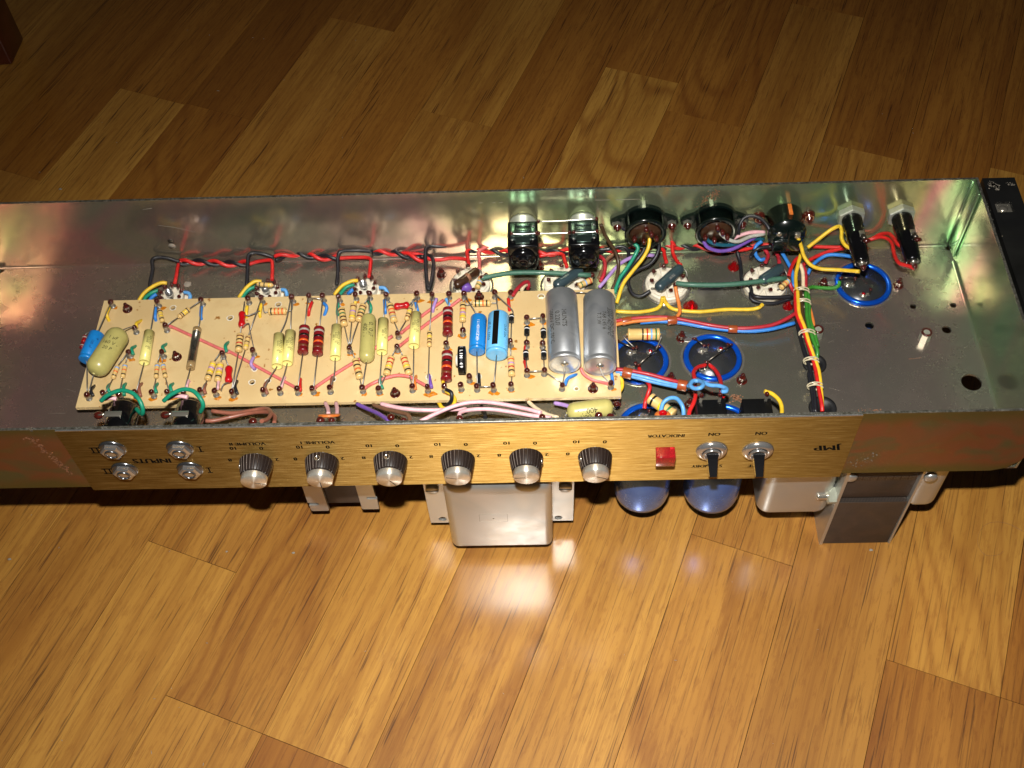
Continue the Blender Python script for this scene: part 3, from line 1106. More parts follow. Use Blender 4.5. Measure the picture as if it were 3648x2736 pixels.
# ---- filter capacitors: cans below, blue rims and terminal discs inside
TERM = [[('D', 400, 700), ('D', 600, 695), ('D', 390, 855)], [('D', 1105, 680), ('D', 1295, 670), ('D', 1110, 855)], [('G', 230, 1300), ('G', 405, 1415)], [('D', 520, 1325)], []]
for i, (cx, cy) in enumerate(CANS):
    R = 20.4
    b_ = MB()
    b_.lathe((cx, cy, -1.7), (0, 0, -1), [(0, R), (76, R), (80.5, R - 0.8), (82.5, R - 3), (82.6, 0.02)], 'blue_can', 48)
    can = b_.build('filter_capacitor', AMP, 'large blue can capacitor set in a round chassis hole')
    b_ = MB()
    prof = [(20.9 + 0.0, -1.6)]
    seg = 48
    tor = []
    for k in range(10):
        a = 2 * math.pi * k / 10
        tor.append((R - 1.7 + 2.0 * math.cos(a), 0.9 + 1.7 * math.sin(a)))
    base = 0
    for k in range(seg):
        a = 2 * math.pi * k / seg
        for r, z in tor:
            b_.v.append(Vector((cx + r * math.cos(a), cy + r * math.sin(a), z)))
    for k in range(seg):
        for q in range(10):
            b_.face((k * 10 + q, ((k + 1) % seg) * 10 + q, ((k + 1) % seg) * 10 + (q + 1) % 10, k * 10 + (q + 1) % 10), 'blue_anodised', True)
    b_.build('rim', can)
    b_ = MB()
    b_.lathe((cx, cy, -1.5), (0, 0, 1), [(0, R - 2), (1.5, R - 2.2), (1.55, 0.02)], 'dark_disc', 36)
    b_.build('end_disc', can)
    b_ = MB()
    b_.plate(circle(cx, cy, 22.6, 40), [circle(cx, cy, 21.0, 40)], -0.9, 0.35, 'plated')
    b_.build('clamp_ring', can)
    for j, t in enumerate(TERM[i]):
        p = at(*t, 1)
        b_ = MB()
        b_.lathe((p.x, p.y, 0.0), (0, 0, 1), [(0, 3.0), (0.6, 3.0), (0.7, 2.0), (1.6, 1.9), (1.9, 1.2), (1.9, 0.02)], 'plated', 16)
        b_.box((p.x + 1.5, p.y - 1.3, 0.3), (p.x + 4.5, p.y + 1.3, 0.8), 'plated', 0.1)
        b_.box((p.x + 4.0, p.y - 1.2, 0.4), (p.x + 4.6, p.y + 1.4, 6.0), 'plated_dark', 0.1)
        if j == 1:
            b_.lathe((p.x, p.y, 1.85), (0, 0, 1), [(0, 1.5), (0.4, 0.02)], 'red_lacquer', 10)
        b_.ball((p.x + 4.4, p.y + 0.4, 5.6), 1.3, 'lacquer', squash=(0.9, 1.1, 0.9), jit=0.15)
        b_.build('terminal', can)

# ---- output transformer (below the middle of the panel)
b_ = MB()
b_.box((228, 24.5, -100), (316, 62, -12), 'core_steel', 0.5)
ot = b_.build('output_transformer', AMP, 'transformer with rounded zinc bell cover under the middle knobs')


def rbox(lo, hi, mat, bev, seg=5):
    m_ = MB()
    bm = bmesh.new()
    bmesh.ops.create_cube(bm, size=1.0)
    lo, hi = Vector(lo), Vector(hi)
    for q in bm.verts:
        q.co = Vector((lo.x + (q.co.x + .5) * (hi.x - lo.x), lo.y + (q.co.y + .5) * (hi.y - lo.y), lo.z + (q.co.z + .5) * (hi.z - lo.z)))
    bmesh.ops.bevel(bm, geom=bm.edges[:], offset=bev, segments=seg, affect='EDGES', profile=0.5)
    m_.addbm(bm, mat, None, True)
    return m_


bm = bmesh.new()
bmesh.ops.create_cube(bm, size=1.0)
for v_ in bm.verts:
    v_.co = Vector((235 + (v_.co.x + .5) * 74.5, 2 + (v_.co.y + .5) * 27, -103 + (v_.co.z + .5) * 95))
e_ = [e for e in bm.edges if all(v.co.y < 3 and v.co.z > -9 for v in e.verts)]
bmesh.ops.bevel(bm, geom=e_, offset=16, segments=8, affect='EDGES', profile=0.5)
e_ = [e for e in bm.edges if len(e.link_faces) == 2 and e.calc_face_angle(0) > 0.6]
bmesh.ops.bevel(bm, geom=e_, offset=5.5, segments=5, affect='EDGES', profile=0.5)
m_ = MB()
m_.addbm(bm, 'zinc_light', None, True)
bc = m_.build('bell_cover', ot)
b_ = MB()
c0 = aty('M', 990, 1093, 1.94)
flat = [(c0.x - 10, c0.z - 5.5), (c0.x + 10, c0.z - 5.5), (c0.x + 10, c0.z + 5.5), (c0.x - 10, c0.z + 5.5)]
for (a0, b0, a1, b1) in ((-10, -5.5, 10, -5.3), (-10, 5.3, 10, 5.5), (-10, -5.3, -9.8, 5.3), (9.8, -5.3, 10, 5.3)):
    b_.box((c0.x + a0, 1.96, c0.z + b0), (c0.x + a1, 2.03, c0.z + b1), 'plated_dark')
b_.lathe((c0.x, 2.02, c0.z - 1), (0, -1, 0), [(0, 0.7), (0.12, 0.6), (0.13, 0.02)], 'plated_dark', 10)
b_.build('stamped_frame', ot)
h = []
for x, y in ((490, 1105), (1630, 1092)):
    p = aty('M', x, y, 22)
    h.append(circle(p.x, p.z, 3.0, 16))
b_ = MB()
b_.plate([(218.6, -99.5), (325, -99.5), (325.5, -6), (218, -6)], h, -1.0, 1.0, 'zinc_light', 'zinc_light', Matrix(((1, 0, 0, 0), (0, 0, -1, 23.2), (0, 1, 0, 0), (0, 0, 0, 1))))
b_.build('mounting_flange', ot)
for x, y in ((385, 828), (1700, 812)):
    p = aty('M', x, y, 19.5)
    b_ = MB()
    b_.lathe((p.x, 22.1, p.z), (0, -1, 0), [(0, 4.8), (1.8, 4.8), (2.6, 4.2), (2.7, 0.02)], 'zinc_light', 20)
    b_.box((p.x - 4.6, 19.3, p.z - 0.5), (p.x + 4.6, 19.42, p.z + 0.5), 'hole_dark')
    b_.build('screw', ot)

# ---- choke (small transformer at the left)
b_ = MB()
b_.box((141.5, 33.5, -87), (168.5, 66, -12), 'core_steel', 0.4)
ck = b_.build('choke', AMP, 'small choke in a folded steel frame under the second knob')
for s, x0, x1 in ((0, 129.3, 142.5), (1, 167.5, 180.2)):
    zb_ = -92.3 if s == 0 else -91.0
    nt = -82.0 if s == 0 else -74.5
    if s == 0:
        poly = [(x0, zb_ + 0.6), (x0 + 1, zb_), (x1 - 1, zb_), (x1, zb_ + 1), (x1, -8), (x0, -8), (x0 - 0.8, nt + 2.2), (x0 + 6.6, nt + 1.8), (x0 + 7.4, nt), (x0 + 6.6, nt - 1.8), (x0 - 0.4, nt - 1.8)]
    else:
        poly = [(x0, zb_ + 1), (x0 + 1, zb_), (x1, zb_), (x1 + 0.3, nt - 1.6), (x0 + 6, nt - 1.6), (x0 + 5.2, nt), (x0 + 6, nt + 1.6), (x1 - 0.2, nt + 1.6), (x1 - 1, -8), (x0, -8)]
    b_ = MB()
    b_.prism(poly, 30, 32.6, 'zinc_light', 'Y')
    b_.build('mounting_tab', ck)

# ---- power transformer at the right, the one part that stands on the floor
PY = 8.0
PX0, PX1 = aty('O', 215, 1365, PY).x, aty('O', 860, 1345, PY).x
zs0 = aty('O', 700, 930, PY).z
ztop = aty('O', 700, 700, PY + 2).z
b_ = MB()
b_.box((PX0, PY + 2.6, zs0 + 1.2), (PX1, PY + 66, -3), 'core_steel', 0.4)
b_.box((PX0, PY, ZF + 0.1), (PX1, PY + 66, zs0 - 1.2), 'core_steel', 0.4)
b_.box((PX0 + 0.3, PY + 0.2, zs0 - 1.25), (PX1 - 0.3, PY + 4.4, zs0 - 1.05), 'hole_dark')
b_.box((PX0 + 1, PY + 4.5, zs0 - 1.2), (PX1 - 1, PY + 64, zs0 + 1.2), 'hole_dark')
pt = b_.build('power_transformer', AMP, 'power transformer with dark laminated core and zinc side covers')
b_ = MB()
for i in range(46):
    x = PX0 + 0.6 + i * 1.03
    b_.box((x, PY + 2.2, ztop - 3.5), (x + 0.55, PY + 2.7, ztop + 1.0), 'plated_dark' if i % 5 else 'phenolic_brown')
    b_.box((x, PY + 0.4, zs0 - 1.15), (x + 0.4, PY + 4, zs0 - 0.98), 'core_steel')
la_ = b_.build('lamination', pt)
la_['kind'] = 'stuff'
b_ = MB()
b_.prism([(PY - 0.8, ZF + 0.4), (PY + 62, ZF + 0.4), (PY + 62, -4), (PY - 0.8, -4)], PX0 - 2.4, PX0 - 0.1, 'zinc_light', 'X')
b_.build('side_plate', pt)
b_ = MB()
b_.prism([(PY - 0.8, ZF + 0.6), (PY + 62, ZF + 0.6), (PY + 62, -4), (PY - 0.8, -4)], PX1 + 0.1, PX1 + 1.7, 'zinc_light', 'X')
b_.build('side_plate', pt)
xb = aty('O', -430, 1000, PY + 8).x
zb_ = aty('O', 0, 1052, PY + 6).z
rbox((xb, PY + 4, zb_), (PX0 - 2.5, PY + 62, -3), 'zinc_light', 9, 6).build('bell_cover', pt)
rbox((PX1 + 1.8, PY + 4, aty('O', 1150, 1000, PY + 4).z), (aty('O', 1420, 800, PY + 6).x, PY + 62, -3), 'zinc_light', 8, 6).build('bell_cover', pt)
p = aty('O', 320, 885, PY + 3)
nx = PX0 - 2.45
b_ = MB()
b_.lathe((nx, PY + 4, p.z), (-1, 0, 0), [(0, 6.2), (5.0, 6.2), (5.6, 5.4), (5.7, 0.02)], 'nut_pale', 6, False, up=(0, 1, 0.3))
b_.build('nut', pt)
b_ = MB()
prof = [(0, 3.1)]
for i in range(9):
    prof += [(5.5 + i * 0.8, 3.1), (5.9 + i * 0.8, 2.6)]
prof += [(12.9, 2.6), (13.2, 0.02)]
b_.lathe((nx, PY + 4, p.z), (-1, 0, 0), prof, 'plated', 16)
b_.build('bolt', pt)
for x, y in ((510, 720), (1300, 720)):
    p = aty('O', x, y, PY - 1)
    b_ = MB()
    b_.lathe((p.x, PY + 2.5, p.z), (0, -1, 0), [(0, 4.6), (2.2, 4.5), (3.2, 3.2), (3.3, 0.02)], 'zinc_light', 16)
    b_.build('bolt_head', pt)

# ================================================================== CIRCUIT BOARD
BZ = 19.0
BX0, BX1, BY0, BY1 = -15.8, 357.5, 52.0, 146.6
HOLES = [('A', 1315, 305, 1.9), ('A', 1960, 418, 2.0), ('B', 605, 268, 2.0), ('B', 310, 1142, 1.9), ('C', 1460, 155, 2.0), ('C', 1808, 1064, 1.3),
         ('C', 845, 945, 1.6), ('C', 355, 950, 1.6), ('B', 338, 995, 1.4), ('B', 1225, 1110, 1.6), ('B', 490, 1128, 1.6)]
bh = []
for z_, x, y, r in HOLES:
    p = at(z_, x, y, BZ)
    bh.append(circle(p.x, p.y, r, 14))
mb = MB()
mb.plate([(BX0, BY0), (BX1, BY0), (BX1, BY1), (BX0, BY1)], bh, BZ - 2.9, BZ, 'board')
BOARD = mb.build('circuit_board', AMP, 'long tan turret board crowded with resistors and capacitors')
mb = MB()
for z_, x, y, r in HOLES:                     # chipped pale edge round each hole
    p = at(z_, x, y, BZ)
    n = 16
    o_ = [(p.x + (r + random.uniform(0.25, 1.1)) * math.cos(6.283 * i / n), p.y + (r + random.uniform(0.25, 1.1)) * math.sin(6.283 * i / n)) for i in range(n)]
    mb.plate(o_, [circle(p.x, p.y, r, n)], BZ - 0.02, BZ + 0.04, 'ceramic')
o = mb.build('chipped_hole_edge', BOARD)
o['kind'] = 'stuff'

# ---- turret posts with lacquered solder
TUR = {'A': [(640, 290), (1160, 290), (1655, 272), (2175, 255), (905, 585), (840, 855), (1250, 565), (1215, 860), (1885, 865), (375, 1330), (548, 1310), (728, 1325),
             (908, 1310), (1105, 1305), (1275, 1305), (1460, 1310), (1640, 1280), (1805, 1290), (2000, 1300)],
       'B': [(430, 245), (775, 240), (960, 225), (1120, 230), (1300, 235), (1485, 210), (1640, 205), (1830, 205), (1960, 640), (1950, 790), (1415, 805), (335, 835),
             (450, 1280), (630, 1270), (830, 1270), (1005, 1262), (1195, 1258), (1560, 1250), (1745, 1260), (2118, 1240)],
       'C': [(240, 175), (390, 182), (555, 175), (705, 172), (1005, 165), (1160, 165), (690, 535), (530, 660), (1160, 645), (1320, 415), (1475, 400), (1318, 655), (1475, 660),
             (1320, 935), (1490, 925), (1665, 1070), (2145, 1055), (345, 1090), (510, 1085), (675, 1075), (755, 990), (830, 1080), (993, 1080), (1165, 1070)]}
BIG = random.Random(3)
FLUX = []
for zn, lst in TUR.items():
    for x, y in lst:
        p = at(zn, x, y, BZ)
        b_ = MB()
        h = BIG.uniform(4.6, 5.6)
        b_.lathe(p, (0, 0, 1), [(0, 2.3), (0.5, 2.2), (0.7, 1.55), (h - 1, 1.5), (h, 1.7)], 'solder', 12)
        b_.ball(p + Vector((BIG.uniform(-.3, .3), BIG.uniform(-.3, .3), h + 0.6)), 2.15, 'lacquer', squash=(BIG.uniform(.85, 1.05), BIG.uniform(.9, 1.1), BIG.uniform(.9, 1.25)), jit=0.06)
        b_.build('turret_post', BOARD)
        if BIG.random() < 0.75:
            FLUX.append((p.x + BIG.uniform(-1, 2.6), p.y - BIG.uniform(1.0, 2.6), BIG.uniform(1.6, 3.2)))
for fx, fy, r in FLUX:
    n = 14
    ph = BIG.uniform(0, 6.28)
    poly = [(fx + r * (1 + 0.35 * math.sin(2 * 6.283 * i / n + ph) + BIG.uniform(-.2, .2)) * math.cos(6.283 * i / n) * 1.15, fy + r * (1 + BIG.uniform(-.25, .25)) * math.sin(6.283 * i / n) * 0.75) for i in range(n)]
    poly = [(min(max(a, BX0 + .3), BX1 - .3), min(max(b, BY0 + .3), BY1 - .3)) for a, b in poly]
    b_ = MB()
    b_.plate(poly, [], BZ + 0.01, BZ + BIG.uniform(0.08, 0.2), 'flux')
    b_.build('flux_stain', BOARD)


def screw_nut(p, parent, r=3.4, h=5, name='screw', top='lacquer', base='plated_dark'):
    b_ = MB()
    p = Vector(p)
    b_.lathe(p, (0, 0, 1), [(0, r + 0.9), (0.5, r + 0.9), (0.55, r + 0.1)], 'lacquer', 18)
    b_.lathe(p + Vector((0, 0, 0.5)), (0, 0, 1), [(0, r), (h * 0.5, r), (h * 0.55, r * 0.8)], base, 6, False)
    b_.lathe(p + Vector((0, 0, 0.6)), (0, 0, 1), [(0, r * 0.98), (h * 0.45, r * 0.92), (h * 0.62, r * 0.62), (h * 0.66, r * 0.5), (h, r * 0.46), (h * 1.06, r * 0.3), (h * 1.07, 0.02)], top, 14)
    return b_.build(name, parent)


for z_, x, y in (('A', 805, 325), ('A', 1360, 865), ('B', 1922, 1275), ('C', 850, 165), ('C', 1970, 1068)):
    screw_nut(at(z_, x, y, BZ), BOARD, 2.7, 6)

TOPZ = BZ + 6.5


def lead_pts(start, pts, z_end):
    out = [start]
    for i, q in enumerate(pts):
        z = z_end if i == len(pts) - 1 else (start.z + z_end) / 2 + 1.0
        out.append(at(*q[:3], q[3] if len(q) > 3 else z))
    return out


def axial(kind, zn, x1, y1, x2, y2, dia, la, lb, bands=(), dz=1.2, body=None, zs=None, text=(), parent=None, name=None, r_lead=0.42, zend=None):
    """an axial component: body between two photo points, leads to further points"""
    r = dia / 2
    zc = zs if zs is not None else BZ + r + dz
    p0, p1 = at(zn, x1, y1, zc), at(zn, x2, y2, zc)
    d = (p1 - p0)
    L = d.length
    d.normalize()
    b_ = MB()
    ze = zend if zend is not None else TOPZ
    if kind == 'res':
        e = min(0.9, L * 0.12)
        prof = [(0, 0.5), (0.05, r * 0.62), (e * .5, r * 0.98), (e * 1.6, r), (e * 2.2, r * 0.93), (L - e * 2.2, r * 0.93), (L - e * 1.6, r), (L - e * .5, r * 0.98), (L - 0.05, r * 0.62), (L, 0.5)]
        b_.lathe(p0, d, prof, body or 'tan', 16)
        nb = len(bands)
        for i, bd in enumerate(bands):
            t = L * (0.13 + 0.62 * i / max(nb - 1, 1)) if nb > 1 else L * .5
            wv = L * 0.075
            rr = (r if (t < e * 1.9 or t > L - e * 2.4) else r * 0.93) + 0.05
            b_.lathe(p0 + d * t, d, [(0, rr - 0.05), (0.02, rr), (wv, rr), (wv + 0.02, rr - 0.05)], 'band_' + bd, 16)
    elif kind == 'tubecap':                   # pale yellow foil capacitor with hollow wrapped ends
        prof = [(1.8, 0.4), (1.6, r * 0.86), (0, r * 0.94), (0.0, r), (L, r), (L, r * 0.93), (L - 1.6, r * 0.86), (L - 1.9, 0.4)]
        b_.lathe(p0, d, prof, body or 'paleyellow', 24, False)
        for f in range(len(b_.s)):
            b_.s[f] = True
    elif kind == 'round':                     # moulded capacitor with rounded ends
        prof = [(0, 0.6), (0.1, r * 0.35), (r * 0.14, r * 0.62), (r * 0.4, r * 0.88), (r * 0.75, r), (L - r * 0.75, r), (L - r * 0.4, r * 0.9), (L - r * 0.14, r * 0.66), (L - 0.1, r * 0.4), (L, 0.6)]
        b_.lathe(p0, d, prof, body or 'olive', 28)
    elif kind == 'bone':                      # dipped ceramic, dumbbell shaped
        prof = [(0, 0.3), (0.15, r * 0.6), (L * 0.1, r * 0.95), (L * 0.22, r), (L * 0.38, r * 0.8), (L * 0.62, r * 0.8), (L * 0.78, r), (L * 0.9, r * 0.95), (L - 0.15, r * 0.6), (L, 0.3)]
        b_.lathe(p0, d, prof, body or 'brightred', 18)
    elif kind == 'elco':
        prof = [(0, 0.5), (0.02, r * 0.75), (0.3, r * 0.95), (1.0, r), (L - 3.4, r), (L - 3.0, r * 0.94), (L - 2.4, r * 0.94), (L - 2.0, r), (L - 0.5, r), (L, r * 0.9), (L, r * 0.66)]
        b_.lathe(p0, d, prof, body, 30)
        b_.lathe(p0 + d * (L - 0.6), d, [(0, r * 0.66), (0.25, 0.9), (0.5, 0.02)], 'ring_seal' if body == 'capblue' else 'bakelite_matt', 20)
    elif kind == 'can':
        prof = [(0, 0.5), (0.02, r * 0.8), (0.5, r * 0.97), (1.4, r), (L - 4.6, r), (L - 4.0, r * 0.955), (L - 3.2, r * 0.955), (L - 2.6, r), (L - 0.7, r), (L - 0.1, r * 0.95), (L - 0.1, r * 0.85), (L - 0.8, r * 0.83)]
        b_.lathe(p0, d, prof, 'aluminium', 40)
        b_.lathe(p0 + d * (L - 1.0), d, [(0, r * 0.83), (0.15, r * 0.4), (0.16, r * 0.25)], 'bakelite', 30)
        b_.lathe(p0 + d * (L - 0.9), d, [(0, r * 0.26), (0.9, r * 0.18), (1.3, 0.5)], 'plated', 16)
    elif kind == 'glass':
        prof = [(0, 0.4), (0.0, r), (L * 0.1, r), (L * 0.1 + .02, r * 0.97), (L * 0.86, r * 0.97), (L * 0.86 + 0.02, r), (L, r), (L, r * 0.8), (L - 1, 0.4)]
        mts = ['glass_tube', 'glass_tube', 'foil_grey', 'foil_grey', 'foil_grey', 'glass_tube', 'glass_tube', 'glass_tube']
        b_.lathe(p0, d, prof, 'glass_tube', 20, True, mts)
    elif kind == 'diode':
        b_.lathe(p0, d, [(0, 0.5), (0.02, r), (L, r), (L + .02, 0.5)], 'blackbody', 14, False)
        b_.lathe(p0 + d * L * 0.25, d, [(0, r), (0.02, r + 0.05), (0.7, r + 0.05), (0.72, r)], 'ink_white', 14)
    for ends, src in ((la, p0), (lb, p1)):
        if ends:
            lp_ = lead_pts(src, ends, ze)
            b_.tube(spline(lp_, 4) if len(lp_) > 2 else lp_, r_lead, 'lead_wire', 6)
            if kind in ('res', 'round'):
                dd = (lp_[1] - src).normalized()
                b_.lathe(src - dd * 0.1, dd, [(0, 0.9), (0.9, 0.42)], body or ('tan' if kind == 'res' else 'olive'), 8)
    mid = (p0 + p1) / 2
    for tx in text:
        s, size, t, phi, mat = tx[:5]
        cyl_text(b_, s, size, p0 + d * L * t, d, r * (0.97 if kind == 'glass' else 1.0), phi, mat, *(tx[5:]))
    nm = name or dict(res='resistor', tubecap='capacitor', round='capacitor', bone='ceramic_capacitor', elco='electrolytic_capacitor', can='metal_capacitor', glass='capacitor', diode='diode')[kind]
    return b_.build(nm, parent or BOARD)


ARCO = (('ARCO 1.02', 2.5, 0.45, 0.45, 'ink'), ('0,022 / 10', 2.3, 0.45, -0.05, 'ink'), ('400 V-', 2.1, 0.45, -0.5, 'ink'))
# -- zone A
axial('elco', 'A', 462, 600, 335, 900, 11.0, [('A', 482, 545, BZ + 7), ('A', 615, 255)], [('A', 345, 940, BZ + 5), ('A', 348, 1240)], body='capblue',
      text=(('100 uF', 2.8, 0.52, -0.2, 'wire_navy'), ('+', 4, 0.3, 0.25, 'wire_navy')))
axial('res', 'A', 328, 620, 288, 765, 3.6, [('A', 345, 590, BZ + 6), ('A', 400, 575, BZ + 7)], [('A', 300, 790, BZ + 5), ('A', 345, 870, BZ + 5)], ('grey', 'red', 'grey'), body='darkred', dz=3.2, zend=BZ + 6)
axial('round', 'A', 735, 560, 425, 1040, 16.0, [('A', 850, 520, BZ + 7), ('A', 895, 545)], [('A', 415, 1070, BZ + 6), ('A', 372, 1240)], dz=5)
axial('tubecap', 'A', 1050, 580, 990, 922, 7.3, [('A', 1070, 520), ('A', 1110, 270)], [('A', 905, 1235)], text=(('ARCO 1.02', 2.5, 0.42, 0.4, 'ink'), ('0,068 / 10', 2.3, 0.42, -0.1, 'ink')))
B_ = ('blue', 'orange', 'black')
axial('res', 'A', 692, 962, 640, 1100, 3.3, [('A', 800, 815)], [('A', 552, 1255)], B_)
axial('res', 'A', 778, 940, 748, 1090, 3.3, [('A', 805, 820)], [('A', 715, 1245)], B_)
axial('res', 'A', 1138, 938, 1124, 1092, 3.3, [('A', 1175, 810)], [('A', 1095, 1235)], B_)
axial('res', 'A', 1200, 938, 1230, 1085, 3.3, [('A', 1180, 812)], [('A', 1265, 1235)], B_)
axial('res', 'A', 1163, 330, 1197, 462, 3.6, [('A', 1140, 265)], [('A', 1240, 492)], ('black', 'yellow', 'yellow', 'black'))
axial('res', 'A', 1495, 318, 1378, 412, 3.9, [('A', 1630, 222)], [('A', 1255, 492)], ('black', 'yellow', 'yellow', 'black', 'brown'))
axial('glass', 'A', 1588, 540, 1510, 985, 6.0, [('A', 1615, 460), ('A', 1632, 232)], [('A', 1442, 1235)], text=(('160 V DC', 2.6, 0.45, 0.2, 'ink_black'), ('0,022 MFD', 2.2, 0.45, -0.3, 'ink_black')))
V_ = ('yellow', 'violet', 'yellow', 'black')
axial('res', 'A', 1772, 918, 1702, 1115, 4.8, [('A', 1855, 795)], [('A', 1640, 1225)], V_)
axial('res', 'A', 1852, 930, 1815, 1130, 4.8, [('A', 1868, 805)], [('A', 1800, 1225)], V_)
axial('bone', 'A', 1945, 965, 1940, 1145, 5.4, [('A', 1915, 900), ('A', 1895, 815)], [('A', 1880, 1170), ('A', 1855, 1240, BZ + 3)])
axial('bone', 'A', 2095, 352, 2090, 520, 5.4, [('A', 2150, 392), ('B', 400, 340, BZ + 5)], [('A', 2165, 480), ('B', 285, 560), ('B', 330, 765)])
axial('res', 'A', 2072, 605, 2052, 795, 5.2, [('A', 2120, 235)], [('B', 82, 1215)], ('brown', 'black', 'red', 'black'))
axial('res', 'A', 2162, 625, 2130, 770, 3.6, [('B', 405, 225)], [('B', 95, 1205)], ('brown', 'black', 'yellow'))
# -- zone B
axial('res', 'B', 495, 345, 697, 342, 5.2, [('B', 445, 350, BZ + 4), ('B', 428, 232)], [('B', 755, 325, BZ + 4), ('B', 768, 215)], ('black', 'orange', 'orange', 'orange'))
axial('tubecap', 'B', 612, 615, 590, 965, 7.5, [('B', 690, 450), ('B', 740, 215)], [('B', 500, 1105), ('B', 440, 1225)], text=ARCO[:2])
axial('tubecap', 'B', 742, 580, 705, 930, 7.5, [('B', 755, 215)], [('B', 670, 1060), ('B', 622, 1205)], text=ARCO)
RB = ('grey', 'black', 'orange', 'brown')
axial('res', 'B', 900, 522, 880, 812, 7.8, [('B', 938, 190)], [('B', 825, 1210)], RB, body='darkred')
axial('res', 'B', 1066, 536, 1045, 828, 7.8, [('B', 1105, 195)], [('B', 1002, 1200)], RB, body='darkred')
axial('tubecap', 'B', 1262, 516, 1245, 870, 7.4, [('B', 1272, 195)], [('B', 1235, 1050), ('B', 1192, 1200)], text=ARCO)
axial('res', 'B', 1314, 315, 1348, 502, 5.2, [('B', 1275, 205)], [('B', 1395, 715)], ('black', 'green', 'black', 'brown'))
axial('res', 'B', 1452, 268, 1432, 452, 4.8, [('B', 1465, 180)], [('B', 1405, 710)], ('brown', 'violet', 'yellow'))
axial('res', 'B', 1562, 275, 1508, 452, 5.2, [('B', 1622, 185)], [('B', 1418, 712)], ('brown', 'green', 'black', 'brown'))
axial('round', 'B', 1624, 388, 1598, 905, 10.6, [('B', 1630, 185)], [('B', 1550, 1190)], dz=1.5,
      text=(('0,10µF', 4.6, 0.4, 0.35, 'ink'), ('400V -', 4.6, 0.42, -0.45, 'ink')))
axial('res', 'B', 1472, 888, 1522, 1095, 5.2, [('B', 1415, 745)], [('B', 1540, 1185)], ('brown', 'black', 'orange', 'black'))
axial('tubecap', 'B', 1787, 445, 1770, 805, 7.6, [('B', 1803, 190)], [('B', 1742, 1195)], text=(('0,022 / 10', 2.3, 0.5, 0.5, 'ink'), ('400 V-', 2.3, 0.5, 0.0, 'ink')))
axial('res', 'B', 1860, 268, 1908, 458, 5.2, [('B', 1815, 180)], [('B', 1957, 570)], ('black', 'orange', 'red', 'grey'))
axial('bone', 'B', 1908, 293, 2082, 272, 5.4, [('B', 1838, 215)], [('B', 2130, 205)], text=(('475 K', 2.4, 0.5, 0.0, 'ink_black', True),))
axial('res', 'B', 2095, 302, 2047, 440, 3.7, [('B', 2145, 195)], [('B', 1962, 575)], ('black', 'yellow', 'black', 'brown'))
R4 = ('red', 'red', 'yellow', 'black')
axial('res', 'B', 1878, 860, 1822, 1058, 5.2, [('B', 1938, 740)], [('B', 1750, 1185)], R4)
axial('res', 'B', 2013, 858, 2078, 1055, 5.2, [('B', 1958, 745)], [('B', 2112, 1180)], R4)
axial('tubecap', 'B', 2157, 375, 2130, 735, 7.6, [('B', 2168, 180)], [('B', 2122, 1180)], text=ARCO)
# -- zone C
axial('res', 'C', 361, 502, 357, 645, 3.5, [('C', 385, 150)], [('C', 345, 1030)], ('black', 'yellow', 'black', 'brown'))
axial('res', 'C', 541, 278, 538, 530, 7.6, [('C', 550, 150)], [('C', 526, 620)], RB, body='darkred')
axial('res', 'C', 534, 708, 524, 980, 8.0, [('C', 530, 625)], [('C', 518, 1055)], RB, body='darkred')
axial('res', 'C', 690, 225, 685, 400, 4.8, [('C', 695, 140)], [('C', 685, 510)], ('black', 'orange', 'violet', 'yellow'))
axial('res', 'C', 785, 222, 962, 220, 5.0, [('C', 725, 235, BZ + 4), ('C', 705, 140)], [('C', 1025, 212, BZ + 4), ('C', 1005, 135)], ('black', 'green', 'orange', 'black'))
axial('elco', 'C', 845, 362, 826, 700, 11.4, [('C', 705, 142)], [('C', 830, 1035)], body='capblue',
      text=(('ERIE', 3.0, 0.7, 0.0, 'ink_white', True), ('20103', 2.6, 0.5, 0.0, 'ink_white', True), ('H Y I', 2.6, 0.3, 0.0, 'ink_white', True), ('+ + + +', 2.8, 0.85, 0.0, 'ink_white', True)))
lb = axial('elco', 'C', 1042, 345, 1020, 735, 15.0, [('C', 1010, 132)], [('C', 992, 1045)], body='skyblue',
           text=(('450V 10 uF', 3.6, 0.5, 0.9, 'ink_black', True), ('MST 85°C', 2.6, 0.5, -0.75, 'ink_black', True)))
p0, p1 = at('C', 1042, 345, BZ + 8.7), at('C', 1020, 735, BZ + 8.7)
d = (p1 - p0).normalized()
n = CAM_P - p0
n = (n - d * n.dot(d)).normalized()
e = n.cross(d)
b_ = MB()
for t0, t1 in ((1.2, (p1 - p0).length - 4.2),):
    base = len(b_.v)
    for k in range(7):
        a = -0.02 + 0.55 * k / 6
        dirn = n * math.cos(a) - e * math.sin(a) if False else n * math.cos(-a + 0.5) - e * math.sin(-a + 0.5)
        b_.v.append(p0 + d * t0 + dirn * 7.56)
        b_.v.append(p0 + d * t1 + dirn * 7.56)
    for k in range(6):
        b_.face((base + 2 * k, base + 2 * k + 1, base + 2 * k + 3, base + 2 * k + 2), 'ink_black', True)
b_.build('polarity_stripe', BOARD)
axial('diode', 'C', 1170, 338, 1167, 405, 3.6, [('C', 1172, 285, BZ + 5), ('C', 1010, 132)], [('C', 1160, 620)], zs=BZ + 4)
axial('res', 'C', 1160, 755, 1170, 935, 4.9, [('C', 1160, 615)], [('C', 1165, 1035)], ('orange', 'violet', 'red', 'black'))
